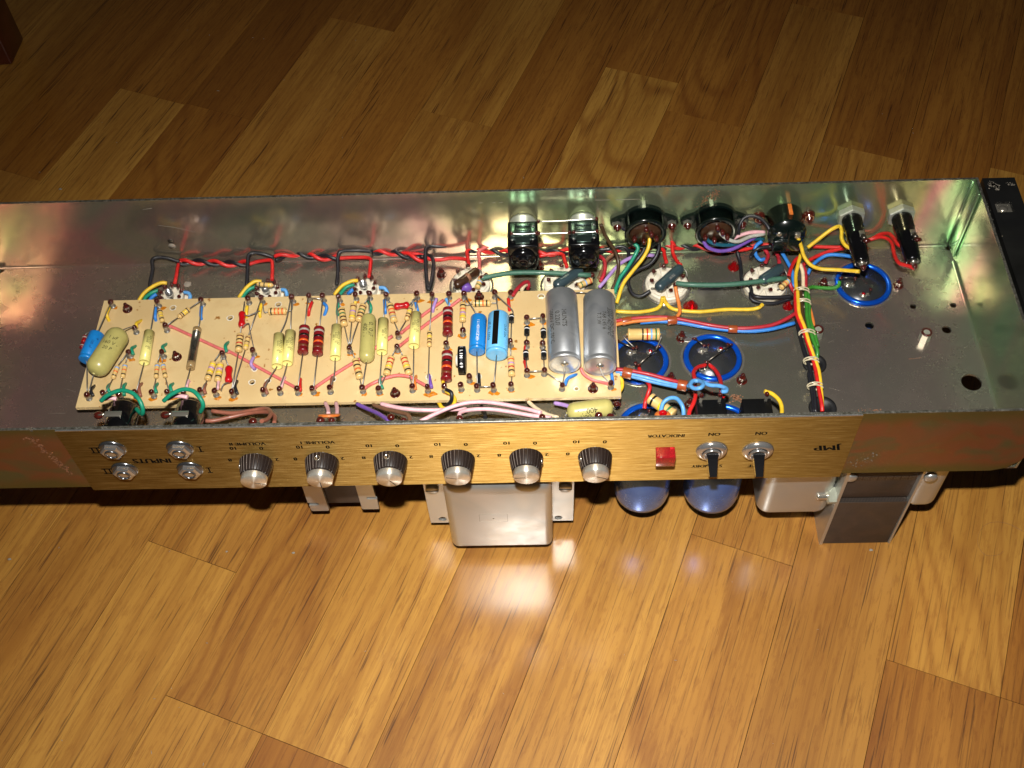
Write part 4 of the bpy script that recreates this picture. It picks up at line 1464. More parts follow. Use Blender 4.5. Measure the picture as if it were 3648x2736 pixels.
for x1, y1, x2, y2, ya, yb, xa, xb in ((1320, 458, 1317, 530, 380, 620, 1322, 1317), (1480, 480, 1483, 550, 370, 625, 1474, 1476), (1308, 695, 1310, 768, 620, 900, 1317, 1318), (1484, 692, 1485, 762, 625, 890, 1476, 1490)):
    axial('diode', 'C', x1, y1, x2, y2, 4.0, [('C', xa, ya)], [('C', xb, yb)], zs=BZ + 4.5)
axial('can', 'C', 1655, 150, 1692, 830, 22.5, None, [('C', 1690, 900, BZ + 9), ('C', 1668, 1030)], dz=0.6,
      text=(('HUNTS', 4.6, 0.47, 0.12, 'ink'), ('0.22UF', 4.6, 0.47, -0.3, 'ink'), ('1000V DC 70°C', 4.4, 0.55, -0.72, 'ink')))
axial('can', 'C', 2030, 172, 2040, 850, 22.5, None, [('C', 2065, 925, BZ + 9), ('C', 2138, 1010)], dz=0.6,
      text=(('1000V DC 70°C', 3.9, 0.47, 0.92, 'ink'), ('350V AC 70°C', 3.9, 0.47, 0.62, 'ink'), ('T68 L45/6', 3.9, 0.47, 0.3, 'ink'), ('T.T.W', 3.9, 0.45, -0.02, 'ink')))
# trimmer: thin upright drum with white lettering
p = at('C', 688, 980, BZ)
b_ = MB()
cz = BZ + 11
b_.lathe((p.x - 2.6, p.y + 9.0, cz), (1, 0, 0), [(0, 8.2), (0.2, 9.6), (5.0, 9.6), (5.2, 8.4), (5.2, 0.02)], 'bakelite_matt', 32)
b_.lathe((p.x - 4.4, p.y + 9.0, cz), (1, 0, 0), [(0, 3.2), (0.3, 4.0), (1.8, 4.2)], 'ceramic', 18)
for k, ch in enumerate('25K LIN 49'):
    a = -1.05 + k * 0.24
    if ch == ' ':
        continue
    dn = Vector((0, math.sin(-a), math.cos(-a)))
    tg = Vector((0, -math.cos(-a), math.sin(-a)))
    flat_text(b_, ch, 3.0, Vector((p.x, p.y + 9, cz)) + dn * 9.68, tg, dn.cross(tg), 'ink_white')
tr = b_.build('trimmer_potentiometer', BOARD, 'upright black trimmer with white lettering')
# bare links between posts
for a, b2 in ((('C', 1322, 380), ('C', 1474, 366)), (('C', 1322, 898), ('C', 1488, 890)), (('C', 1500, 900), ('C', 1660, 1005)), (('C', 832, 1048), ('C', 990, 1045)), (('B', 965, 195), ('B', 1105, 210)),
              (('C', 1800, 118), ('C', 1910, 122))):
    b_ = MB()
    q0, q1 = at(*a, TOPZ - 1.5), at(*b2, TOPZ - 1.5)
    b_.tube([q0, (q0 + q1) / 2 + Vector((0, 0, 0.5)), q1], 0.42, 'bare_wire', 6)
    b_.build('bare_link', BOARD)

# ---- insulated wire on the board
def wire(colr, pts, r=1.25, parent=None, name='wire', z=BZ + 2, seg=8, sub=6, label=None, mat=None):
    P = [at(*q[:3], q[3] if len(q) > 3 else z) for q in pts]
    b_ = MB()
    b_.tube(spline(P, sub), r, mat or ('wire_' + colr), seg)
    return b_.build(name, parent or AMP, label)


def hop(colr, *pts):                          # short stub out of a hole up to a post
    zs_ = [BZ - 1.5, BZ + 4.0, BZ + 3.5] if len(pts) == 3 else [BZ - 1.5, BZ + 4.5]
    P = [at(*q, z) for q, z in zip(pts, zs_)]
    if len(P) == 2:
        P = [P[0], P[0] + Vector((0, 0, 3.2)) + (P[1] - P[0]) * 0.15, P[1]]
    b_ = MB()
    b_.tube(spline(P, 5), 1.2, 'wire_' + colr, 8)
    b_.build('wire', BOARD)


A_ = lambda *q: ('A',) + q
for c_, *pts in (
        ('yellow', ('A', 605, 470), ('A', 570, 380), ('A', 600, 300)), ('yellow', ('A', 970, 445), ('A', 905, 480), ('A', 905, 530)),
        ('blue', ('A', 1130, 465), ('A', 1120, 300)), ('blue', ('A', 1642, 450), ('A', 1635, 290)),
        ('green', ('A', 905, 735), ('A', 850, 765), ('A', 868, 830)), ('green', ('A', 1250, 712), ('A', 1198, 745), ('A', 1220, 800)),
        ('green', ('A', 1945, 690), ('A', 1905, 730), ('A', 1918, 800)), ('black', ('A', 440, 1180), ('A', 390, 1230), ('A', 415, 1295)),
        ('green', ('A', 605, 1165), ('A', 580, 1205), ('A', 605, 1260)), ('green', ('A', 790, 1158), ('A', 760, 1190), ('A', 765, 1290)),
        ('rustbrown', ('A', 975, 1155), ('A', 930, 1195), ('A', 950, 1300)), ('green', ('A', 1150, 1158), ('A', 1112, 1195), ('A', 1130, 1260)),
        ('green', ('A', 1325, 1158), ('A', 1285, 1185), ('A', 1300, 1250)), ('pink', ('A', 1505, 1150), ('A', 1465, 1200)),
        ('rustbrown', ('A', 1692, 1158), ('A', 1665, 1205), ('A', 1680, 1270)), ('pink', ('A', 1845, 1150), ('A', 1815, 1215)),
        ('black', ('A', 2045, 1128), ('A', 2012, 1180), ('A', 2040, 1275)), ('yellow', ('A', 2150, 430), ('A', 2150, 285)),
        ('yellow', ('B', 405, 425), ('B', 415, 260)), ('red', ('B', 945, 412), ('B', 955, 320), ('B', 985, 240)),
        ('blue', ('B', 1118, 408), ('B', 1150, 300), ('B', 1112, 250)), ('green', ('B', 1278, 405), ('B', 1280, 250)),
        ('yellow', ('B', 1470, 330), ('B', 1475, 230)), ('green', ('B', 1630, 392), ('B', 1648, 300), ('B', 1620, 235)),
        ('blue', ('B', 1815, 385), ('B', 1800, 215)), ('blue', ('B', 2180, 372), ('B', 2150, 245)),
        ('lavender', ('B', 345, 1000), ('B', 298, 940), ('B', 325, 860)), ('rustbrown', ('B', 490, 1128), ('B', 452, 1185), ('B', 482, 1270)),
        ('pink', ('B', 685, 1110), ('B', 635, 1200)), ('red', ('B', 862, 1128), ('B', 852, 1235)), ('rustbrown', ('B', 1222, 1112), ('B', 1200, 1195)),
        ('green', ('B', 1772, 1080), ('B', 1748, 1130), ('B', 1778, 1215)), ('orange', ('B', 2160, 1070), ('B', 2140, 1140), ('B', 2148, 1222)),
        ('lavender', ('C', 395, 320), ('C', 430, 175)), ('lightblue', ('C', 560, 275), ('C', 520, 175)), ('red', ('C', 1148, 308), ('C', 1135, 175)),
        ('violet', ('C', 355, 945), ('C', 380, 1050)), ('black', ('C', 848, 940), ('C', 850, 1030)), ('yellow', ('C', 495, 975), ('C', 495, 1060)),
        ('blue', ('C', 1820, 922), ('C', 1725, 960), ('C', 1692, 1030)), ('blue', ('C', 2150, 935), ('C', 2165, 1020)),
        ('red', ('C', 1305, 670), ('C', 1300, 735)), ('red', ('C', 1295, 815), ('C', 1320, 880)), ('red', ('A', 945, 600), ('A', 935, 575)) if False else ('red', ('C', 1300, 820), ('C', 1318, 890))):
    hop(c_, *pts)
ZW = BZ + 1.3
wire('salmon', [('A', 1285, 515, BZ + 4), ('A', 1340, 535, ZW), ('A', 1900, 790, ZW), ('B', 60, 800, ZW), ('B', 400, 985, ZW), ('B', 740, 1170, ZW), ('B', 820, 1215, BZ + 3)], 1.2, BOARD)
wire('salmon', [('B', 1008, 1215, BZ + 4), ('B', 1050, 1180, ZW), ('B', 1300, 1015, ZW), ('B', 1530, 875, ZW), ('B', 1700, 755, ZW), ('B', 1890, 620, BZ + 3)], 1.2, BOARD)
wire('salmon', [('B', 1985, 590, BZ + 3), ('B', 2060, 530, ZW), ('C', 300, 335, ZW), ('C', 500, 190, BZ + 3)], 1.2, BOARD)
wire('salmon', [('B', 1965, 735, BZ + 4), ('B', 2040, 680, ZW), ('C', 300, 450, ZW), ('C', 560, 260, ZW), ('C', 665, 180, BZ + 3)], 1.2, BOARD)
wire('salmon', [('B', 1575, 1210, BZ + 4), ('B', 1650, 1165, ZW), ('B', 1800, 1100, ZW + 1), ('B', 1950, 1065, ZW + 2), ('B', 2080, 1080, ZW + 2), ('C', 180, 955, ZW + 1), ('C', 335, 1040, BZ + 4)], 1.2, BOARD)
wire('salmon', [('C', 1850, 860, BZ + 5), ('C', 1880, 920, BZ + 3), ('C', 1960, 975, BZ + 2), ('C', 2060, 1000, BZ + 2), ('C', 2130, 1018, BZ + 4)], 1.2, BOARD)
# big moulded cap print, laid on in reading order
p0, p1 = at('A', 735, 560, BZ + 13), at('A', 425, 1040, BZ + 13)

# ================================================================== VALVE SOCKETS
ZONE.update(U=(1450, 820, .18083), V=(500, 820, .22604), S=(2150, 1300, .22604), R=(2700, 750, .36166))


def socket9(c, post=True):
    b_ = MB()
    b_.lathe((c.x, c.y, 0.02), (0, 0, 1), [(0, 11), (0.5, 11), (0.6, 8.8), (5.6, 8.6), (6.2, 8.0), (6.2, 3.2), (5, 3.0), (5, .02)], 'ceramic', 18, False)
    so = b_.build('valve_socket', AMP, 'white ceramic nine pin valve socket behind the board')
    if post:
        b_ = MB()
        b_.lathe((c.x - 1, c.y, 5), (0, 0, 1), [(0, 2.9), (6.5, 2.9), (6.6, 2.3), (3, 2.2), (3, .02)], 'nickel', 16)
        b_.build('centre_post', so)
    for k in range(9):
        a = math.radians(40 * k + 12)
        d = Vector((math.cos(a), math.sin(a), 0))
        b_ = MB()
        p0 = Vector((c.x, c.y, 5.6)) + d * 6.6
        p1 = p0 + d * 1.6 + Vector((0, 0, 4.0))
        b_.tube([p0, p0 + Vector((0, 0, 1.4)), p1], [0.9, 1.0, 0.8], 'plated', 6)
        b_.tube([p0 + Vector((0, 0, 2.0)), p1, p1 + d * 0.6 + Vector((0, 0, 1.6))], [1.1, 1.5, 0.7], 'lacquer', 8)
        b_.build('pin', so)
    return so


for z_, x, y in (('A', 1305, 178), ('B', 490, 135), ('B', 1585, 85)):
    socket9(at(z_, x, y, 5))


def octal(c, r=15.8, rot=0.0):
    b_ = MB()
    b_.lathe((c.x, c.y, 0.02), (0, 0, 1), [(0, r + 2.2), (0.9, r + 2.2), (1.0, r + 0.3)], 'plated', 36)
    b_.lathe((c.x, c.y, 0.9), (0, 0, 1), [(0, r), (3.4, r), (4.2, r - 1.0), (4.2, 6.2), (3.0, 5.6), (3.0, .02)], 'ceramic', 32, False)
    so = b_.build('valve_socket', AMP, 'cream ceramic octal valve socket with lacquered lugs')
    for k in range(8):
        a = math.radians(45 * k) + rot
        d = Vector((math.cos(a), math.sin(a), 0))
        t = Vector((-d.y, d.x, 0))
        b_ = MB()
        Mx = Matrix(((d.x, t.x, 0, c.x), (d.y, t.y, 0, c.y), (0, 0, 1, 0), (0, 0, 0, 1)))
        b_.box((6.4, -2.7, 4.2), (r - 1.4, 2.7, 6.6), 'ceramic', 0.5, Mx)
        b_.build('segment', so)
        b_ = MB()
        b_.box((10.0, -1.5, 6.0), (10.6, 1.5, 10.5), 'plated', 0.1, Mx)
        p1 = Vector((c.x, c.y, 0)) + d * 11
        b_.tube([p1 + Vector((0, 0, 8)), p1 + d * 0.8 + Vector((0, 0, 10.6)), p1 + d * 1.6 + Vector((0, 0, 12))], [1.3, 1.6, 0.7], 'lacquer', 8)
        b_.build('lug', so)
    return so


octal(Vector((252.5, 168, 0)), 14.5, 0.2)
for c in OCT:
    octal(Vector((c[0], c[1], 0)), 15.8, 0.15)
# power resistors and stoppers strapped across the sockets
SLT = 'slate'
axial('round', 'E', 1180, 975, 870, 1175, 8.0, None, None, body=SLT, zs=15, parent=AMP, name='power_resistor')
axial('round', 'F', 405, 950, 130, 1200, 8.2, [('F', 455, 1000, 14), ('F', 468, 1065)], [('F', 100, 1190, 12), ('F', 60, 1190)], body=SLT, zs=15, parent=AMP, name='power_resistor', zend=11,
      text=(('TRW', 2.6, 0.5, 0.1, 'band_grey'),))
axial('round', 'F', 1545, 950, 1290, 1120, 8.2, [('F', 1580, 1010, 14), ('F', 1600, 1075)], None, body=SLT, zs=15, parent=AMP, name='power_resistor', zend=11)
axial('round', 'U', 1405, 780, 940, 1110, 6.6, [('U', 1450, 790, 15), ('U', 1465, 850)], [('U', 910, 1130, 12), ('U', 960, 1190)], body='phenolic_brown', zs=15, parent=AMP, name='power_resistor', zend=10)
b_ = MB()
q0, q1 = at('U', 1405, 780, 15), at('U', 940, 1110, 15)
d = (q1 - q0).normalized()
b_.lathe(q0 + d * (q1 - q0).length * 0.4, d, [(0, 3.3), (0.02, 3.42), (2.6, 3.42), (2.62, 3.3)], 'copper_mark', 18)
b_.build('clip_band', AMP)
axial('res', 'U', 1470, 920, 1380, 1140, 4.4, [('U', 1500, 890, 13), ('U', 1490, 960)], None, ('red', 'blue', 'green'), zs=11, parent=AMP, zend=9)
axial('res', 'E', 1290, 1095, 1140, 1165, 4.8, [('E', 1300, 1060)], None, ('red', 'blue', 'green'), zs=12, parent=AMP, zend=13)
axial('res', 'F', 1610, 1100, 1520, 1190, 4.4, [('F', 1620, 1080)], [('F', 1480, 1205)], ('blue', 'orange', 'black'), zs=13, parent=AMP, zend=12)
axial('res', 'B', 372, 38, 538, 52, 3.6, [('B', 350, 60)], [('B', 560, 70)], ('black', 'black', 'yellow'), zs=15, parent=AMP, zend=11)
b_ = MB()
b_.lathe(at('U', 1150, 1090, 9), (0.3, -1, 0), [(0, 4.0), (3, 4.2), (5, 4.0), (5.1, .02)], 'wire_violet', 16)
b_.build('disc_capacitor', AMP)
# green sleeved leads
GS = dict(mat='sleeve_green', r=1.9, name='sleeved_lead')
wire('', [('U', 1480, 950, 13), ('E', 90, 1070, 14), ('E', 400, 1018, 17), ('E', 800, 1018, 17), ('E', 1280, 1045, 15)], **GS)
wire('', [('F', 345, 1135, 15), ('F', 480, 1150, 16), ('F', 800, 1155, 17), ('F', 1100, 1135, 17), ('F', 1580, 1075, 15)], **GS)
for z_, x, y in (('E', 1290, 1042), ('F', 340, 1150), ('F', 1600, 1075), ('U', 1490, 930)):
    b_ = MB()
    b_.ball(at(z_, x, y, 14), 2.0, 'lacquer', squash=(1.1, 0.9, 1), jit=0.1)
    b_.build('solder_blob', AMP)

# ---- heater pair twisted along the back corner
def heater(zn_pts):
    ctr = spline([at(*q) for q in zn_pts], 14)
    L = [0]
    for i in range(1, len(ctr)):
        L.append(L[-1] + (ctr[i] - ctr[i - 1]).length)
    for ph, c_ in ((0, 'red'), (math.pi, 'black')):
        P = []
        for i, q in enumerate(ctr):
            dd = (ctr[min(i + 1, len(ctr) - 1)] - ctr[max(i - 1, 0)]).normalized()
            x_, y_ = frame(dd)
            a = L[i] / 24 * 2 * math.pi + ph
            P.append(q + (x_ * math.cos(a) + y_ * math.sin(a)) * 1.7)
        b2_ = MB()
        b2_.tube(P, 1.5, 'wire_' + c_, 8)
        b2_.build('heater_wire', AMP)


heater([('V', 620, 505, 6), ('V', 1000, 505, 5.5), ('V', 1400, 530, 5), ('V', 1720, 520, 6)])
heater([('V', 2120, 440, 8), ('T', 640, 548, 7), ('T', 690, 556, 6), ('T', 728, 556, 6)])
heater([('T', 805, 545, 8), ('T', 850, 546, 7), ('T', 915, 560, 6)])
heater([('U', 1230, 370, 7), ('U', 1600, 400, 6), ('E', 300, 790, 5), ('E', 700, 800, 5), ('E', 1000, 780, 5), ('E', 1450, 760, 5), ('F', 250, 720, 5), ('F', 600, 730, 5), ('F', 1000, 740, 5), ('F', 1300, 720, 5)])
for c_, *pts in (
        ('black', ('V', 620, 500, 7), ('V', 420, 440, 10), ('V', 260, 430, 11), ('V', 185, 480, 11), ('V', 195, 620, 9), ('V', 150, 850, 6), ('V', 140, 1060, 3)),
        ('red', ('V', 640, 490, 6), ('V', 600, 540, 6), ('V', 570, 700, 9), ('V', 545, 830, 10)),
        ('black', ('V', 2100, 430, 9), ('V', 1950, 380, 12), ('V', 1790, 360, 13), ('V', 1705, 400, 13), ('V', 1690, 560, 10), ('V', 1680, 800, 6), ('V', 1660, 960, 3)),
        ('red', ('V', 1720, 535, 6), ('V', 1850, 495, 7), ('V', 2050, 475, 9), ('V', 2080, 560, 9), ('V', 2075, 780, 10)),
        ('black', ('T', 805, 543, 9), ('T', 770, 541, 12), ('T', 738, 543, 12), ('T', 730, 556, 10), ('T', 730, 590, 5), ('T', 727, 615, 3)),
        ('red', ('T', 728, 558, 6), ('T', 765, 556, 7), ('T', 798, 558, 8), ('T', 800, 575, 9), ('T', 797, 598, 10)),
        ('black', ('U', 1300, 385, 7), ('U', 1100, 320, 9), ('U', 900, 300, 11), ('U', 650, 320, 12), ('U', 450, 310, 13), ('U', 370, 400, 13), ('U', 365, 650, 9), ('U', 390, 1000, 5), ('U', 430, 1170, 3), ('U', 500, 900, 5), ('U', 520, 620, 7), ('U', 430, 500, 6), ('U', 200, 540, 6), ('U', 0, 510, 6)),
        ('red', ('U', 0, 460, 6), ('U', 250, 480, 6), ('U', 450, 570, 5), ('U', 650, 585, 5), ('U', 900, 550, 6), ('U', 1180, 580, 7), ('U', 1215, 650, 9)),
        ('red', ('U', 1350, 350, 7), ('U', 1190, 400, 8), ('U', 1200, 560, 9), ('U', 1215, 680, 10)),
        ('salmon', ('E', 640, 690, 9), ('U', 1900, 270, 9), ('U', 1620, 310, 10), ('U', 1420, 420, 10), ('U', 1430, 600, 10), ('U', 1430, 780, 13)),
        ('salmon', ('E', 730, 690, 8), ('E', 1000, 690, 8)), ('red', ('E', 700, 830, 5), ('E', 850, 800, 6), ('E', 960, 810, 7), ('E', 985, 880, 9), ('E', 1010, 950, 10)),
        ('yellow', ('A', 1248, 28, 11), ('A', 1180, 25, 12), ('A', 1080, 70, 11), ('A', 990, 140, 9), ('A', 930, 225, 6)),
        ('green', ('A', 1150, 105, 9), ('A', 1080, 135, 9), ('A', 1010, 185, 7), ('A', 990, 230, 5)), ('blue', ('A', 1130, 150, 8), ('A', 1080, 185, 7), ('A', 1050, 225, 5)),
        ('lightblue', ('A', 1440, 130, 8), ('A', 1490, 140, 8), ('A', 1510, 180, 7), ('A', 1495, 225, 4)),
        ('yellow', ('B', 415, 10, 11), ('B', 340, 10, 12), ('B', 250, 75, 10), ('B', 160, 190, 6)), ('green', ('B', 350, 65, 9), ('B', 270, 105, 9), ('B', 190, 195, 5)),
        ('lightblue', ('B', 640, 100, 8), ('B', 685, 110, 8), ('B', 705, 170, 5)),
        ('yellow', ('B', 1500, 0, 11), ('B', 1430, 5, 12), ('B', 1320, 60, 10), ('B', 1235, 160, 6)), ('green', ('B', 1460, 40, 9), ('B', 1370, 75, 9), ('B', 1300, 155, 5)),
        ('blue', ('B', 1450, 95, 8), ('B', 1385, 150, 5)), ('lightblue', ('B', 1740, 80, 8), ('B', 1800, 85, 8), ('B', 1840, 145, 5)),
        # loops from the output jacks and selectors down to the board
        ('darkbrown', ('E', 1390, 470, 42), ('E', 1425, 560, 36), ('E', 1480, 660, 30), ('E', 1560, 790, 22), ('E', 1590, 920, 16), ('E', 1570, 1080, 12), ('E', 1520, 1200, 9)),
        ('brown', ('E', 1530, 810, 10), ('E', 1460, 870, 9), ('E', 1420, 960, 8), ('E', 1370, 1080, 9)),
        ('crimson', ('E', 1330, 810, 8), ('E', 1410, 850, 10), ('E', 1440, 920, 11), ('E', 1430, 1020, 11), ('E', 1385, 1120, 9)),
        ('lavender', ('E', 1990, 820, 10), ('E', 1830, 820, 12), ('E', 1680, 870, 13), ('E', 1560, 960, 13), ('E', 1470, 1070, 11), ('E', 1370, 1185, 8)),
        ('green', ('E', 1770, 690, 26), ('E', 1810, 740, 24), ('E', 1770, 830, 20), ('E', 1690, 960, 16), ('E', 1600, 1090, 12), ('E', 1545, 1250, 8)),
        ('yellow', ('E', 1925, 520, 36), ('E', 1940, 620, 31), ('E', 1925, 740, 26), ('E', 1860, 860, 20), ('E', 1740, 1010, 15), ('E', 1640, 1150, 11), ('E', 1570, 1360, 5)),
        ('black', ('E', 2020, 640, 28), ('E', 2050, 700, 24), ('E', 2020, 820, 18), ('E', 1940, 920, 14), ('E', 1800, 990, 12), ('E', 1700, 1080, 11), ('E', 1740, 1240, 8), ('E', 1840, 1280, 8), ('E', 1950, 1220, 11)),
        ('black', ('E', 1880, 620, 26), ('E', 1880, 750, 20), ('E', 1790, 880, 14), ('E', 1690, 1010, 11), ('E', 1630, 1120, 8), ('E', 1580, 1200, 5)),
        ('black', ('E', 1350, 760, 8), ('E', 1500, 745, 9), ('E', 1620, 720, 10), ('E', 1700, 770, 9), ('E', 1700, 900, 7)),
        ('red', ('F', 330, 720, 8), ('F', 290, 650, 12), ('F', 310, 605, 14), ('F', 420, 605, 12), ('F', 560, 635, 9)),
        ('red', ('F', 300, 640, 10), ('F', 305, 780, 9), ('F', 350, 880, 9), ('F', 395, 930, 11)),
        ('red', ('F', 140, 740, 8), ('F', 200, 760, 9), ('F', 215, 830, 9), ('F', 235, 900, 10)),
        ('yellow', ('F', 190, 1290, 9), ('F', 170, 1380, 3), ('F', 100, 1430, 2), ('E', 1800, 1460, 2), ('E', 1560, 1450, 2)),
        ('yellow', ('F', 200, 1290, 9), ('F', 240, 1370, 3), ('F', 330, 1430, 2), ('F', 600, 1455, 2), ('F', 900, 1430, 2), ('F', 1150, 1430, 2), ('F', 1270, 1410, 3), ('F', 1315, 1375, 7)),
        ('orange', ('F', 335, 1170, 13), ('F', 350, 1260, 9), ('F', 375, 1370, 6), ('F', 385, 1460, 5), ('F', 340, 1520, 4), ('F', 260, 1560, 3)),
        ('teal', ('F', 670, 590, 32), ('F', 710, 660, 28), ('F', 820, 700, 25), ('F', 980, 700, 22), ('F', 1180, 640, 20), ('F', 1330, 640, 16)),
        ('violet', ('F', 650, 660, 28), ('F', 700, 730, 24), ('F', 820, 770, 20), ('F', 960, 755, 19), ('F', 1100, 690, 20), ('F', 1240, 610, 21)),
        ('grey', ('F', 810, 510, 37), ('F', 850, 580, 34), ('F', 930, 640, 30), ('F', 1040, 665, 27), ('F', 1180, 610, 26), ('F', 1340, 580, 24)),
        ('crimson', ('F', 915, 560, 33), ('F', 930, 610, 29), ('F', 890, 680, 24)),
        ('pink', ('F', 920, 670, 24), ('F', 1050, 600, 26), ('F', 1200, 560, 27), ('F', 1340, 560, 25)),
        ('black', ('F', 1045, 580, 30), ('F', 1060, 480, 36), ('F', 1110, 400, 40), ('F', 1200, 375, 42), ('F', 1300, 410, 42), ('F', 1380, 500, 40), ('F', 1410, 600, 36)),
        ('black', ('F', 1030, 780, 12), ('F', 1060, 880, 9), ('F', 1075, 1000, 8), ('F', 1090, 1110, 7), ('F', 1180, 1180, 6), ('F', 1200, 1260, 8), ('F', 1270, 1290, 9), ('F', 1450, 1295, 8), ('F', 1650, 1285, 7)),
        ('black', ('F', 1180, 1240, 7), ('F', 1190, 1310, 6), ('F', 1280, 1350, 5), ('F', 1450, 1360, 4), ('F', 1560, 1330, 4), ('F', 1660, 1290, 5)),
        ('red', ('F', 640, 720, 6), ('F', 850, 760, 6), ('F', 1000, 770, 6), ('F', 1180, 740, 6), ('F', 1330, 700, 6), ('F', 1500, 720, 6)),
        ('blue', ('F', 1310, 660, 18), ('F', 1240, 720, 14), ('F', 1240, 810, 11), ('F', 1290, 870, 10), ('F', 1340, 860, 10)),
        ('black', ('F', 1420, 720, 18), ('F', 1280, 740, 14), ('F', 1210, 790, 12), ('F', 1180, 850, 11)),
        ('crimson', ('F', 1330, 740, 10), ('F', 1380, 820, 9), ('F', 1350, 900, 10)), ('crimson', ('F', 1450, 760, 10), ('F', 1490, 830, 10), ('F', 1505, 900, 12)),
        ('blue', ('F', 1530, 780, 12), ('F', 1600, 900, 10), ('F', 1650, 1010, 9), ('F', 1670, 1180, 6)),
        ('red', ('F', 1790, 830, 10), ('F', 1700, 860, 11), ('F', 1640, 960, 12), ('F', 1610, 1060, 13)),
        ('yellow', ('F', 1745, 810, 12), ('F', 1715, 930, 11), ('F', 1690, 1060, 10), ('F', 1700, 1230, 11)),
        ('cream', ('F', 1740, 920, 10), ('F', 1770, 1020, 9), ('F', 1775, 1200, 8)), ('crimson', ('F', 1760, 920, 9), ('F', 1800, 1020, 8), ('F', 1800, 1180, 8)),
        ('crimson', ('F', 1620, 1130, 10), ('F', 1650, 1200, 8), ('F', 1690, 1250, 9)),
        ('yellow', ('R', 395, 265, 36), ('R', 425, 350, 30), ('R', 455, 450, 24), ('R', 520, 535, 20), ('R', 620, 575, 18), ('R', 800, 585, 20), ('R', 1000, 600, 26)),
        ('yellow', ('R', 490, 365, 20), ('R', 600, 280, 24), ('R', 720, 190, 29), ('R', 800, 155, 33), ('R', 825, 200, 34), ('R', 825, 280, 34), ('R', 870, 350, 34), ('R', 950, 375, 35), ('R', 1060, 335, 38)),
        ('red', ('R', 520, 355, 8), ('R', 700, 360, 8), ('R', 880, 355, 9), ('G', 480, 800, 12), ('G', 600, 740, 18), ('G', 690, 735, 24), ('G', 740, 780, 30), ('G', 800, 860, 34), ('G', 900, 890, 36), ('G', 970, 840, 40)),
        ('red', ('R', 440, 540, 8), ('R', 540, 470, 9), ('R', 680, 410, 10), ('R', 860, 365, 11), ('G', 480, 800, 13), ('G', 620, 775, 18), ('G', 720, 830, 22), ('G', 750, 960, 26), ('G', 800, 1060, 30), ('G', 900, 1095, 33), ('G', 985, 1125, 35)),
        ('blue', ('R', 490, 630, 6), ('R', 530, 550, 8), ('R', 620, 470, 10), ('R', 720, 435, 12), ('R', 900, 450, 12), ('R', 1000, 480, 10)),
        ('grass', ('R', 460, 785, 8), ('R', 530, 755, 5), ('R', 620, 760, 4), ('R', 730, 765, 4), ('R', 790, 745, 5), ('R', 805, 700, 6)),
        # bound mains loom
        ('red', ('R', 375, 790, 11), ('R', 370, 900, 11), ('R', 385, 1030, 11), ('R', 450, 1190, 10), ('R', 510, 1360, 9), ('R', 560, 1530, 8), ('Q', 190, 920, 8), ('Q', 220, 1080, 7), ('Q', 225, 1150, 5)),
        ('yellow', ('R', 390, 790, 12), ('R', 398, 900, 12), ('R', 410, 1020, 12), ('R', 460, 1150, 11), ('R', 500, 1290, 10), ('R', 545, 1420, 9), ('R', 600, 1580, 8), ('Q', 215, 960, 7), ('Q', 225, 1100, 5)),
        ('darkbrown', ('R', 405, 700, 9), ('R', 430, 900, 9), ('R', 440, 1020, 9), ('R', 480, 1180, 8), ('R', 530, 1380, 7)),
        ('grass', ('R', 470, 800, 10), ('R', 480, 950, 10), ('R', 490, 1080, 10), ('R', 540, 1260, 9), ('R', 585, 1380, 8), ('R', 580, 1460, 5)),
        ('grass', ('R', 490, 810, 8), ('R', 505, 900, 8), ('R', 510, 1060, 8), ('R', 560, 1220, 8), ('R', 590, 1340, 7)),
        ('orange', ('R', 500, 930, 7), ('R', 525, 1020, 7), ('R', 545, 1110, 7), ('R', 540, 1180, 6)),
        ('black', ('R', 360, 900, 6), ('R', 385, 1100, 6), ('R', 430, 1290, 6), ('R', 490, 1480, 6), ('Q', 120, 800, 6), ('Q', 150, 1000, 6), ('Q', 160, 1160, 5)),
        ('black', ('R', 380, 1000, 5), ('R', 410, 1200, 5), ('R', 450, 1370, 5), ('R', 510, 1560, 5), ('Q', 95, 800, 5), ('Q', 130, 1000, 5), ('Q', 145, 1160, 4)),
        # pair running from the loom to the board, and pair from the board to the standby switch
        ('crimson', ('D', 240, 400, 8), ('D', 400, 375, 8), ('D', 600, 360, 8), ('D', 800, 365, 8), ('D', 1000, 400, 8), ('D', 1200, 440, 8), ('D', 1400, 465, 8), ('D', 1600, 465, 9), ('D', 1800, 435, 9), ('D', 1940, 375, 10), ('D', 2030, 320, 10)),
        ('orange', ('D', 240, 440, 8), ('D', 320, 418, 8), ('D', 500, 395, 8), ('D', 700, 380, 8), ('D', 800, 370, 7)),
        ('blue', ('D', 500, 415, 5), ('D', 700, 402, 6), ('D', 900, 415, 6), ('D', 1150, 460, 6), ('D', 1400, 490, 6), ('D', 1600, 497, 7), ('D', 1800, 475, 8), ('D', 2020, 415, 9)),
        ('crimson', ('D', 260, 870, 22), ('D', 420, 890, 21), ('D', 600, 925, 20), ('D', 800, 980, 20), ('D', 960, 1015, 22)),
        ('lightblue', ('D', 260, 885, 20), ('D', 430, 925, 19), ('D', 600, 965, 18), ('D', 780, 1010, 18), ('D', 960, 1040, 21)),
        ('lightblue', ('D', 260, 910, 18), ('D', 430, 945, 17), ('D', 600, 990, 16), ('D', 780, 1030, 17), ('D', 960, 1062, 20)),
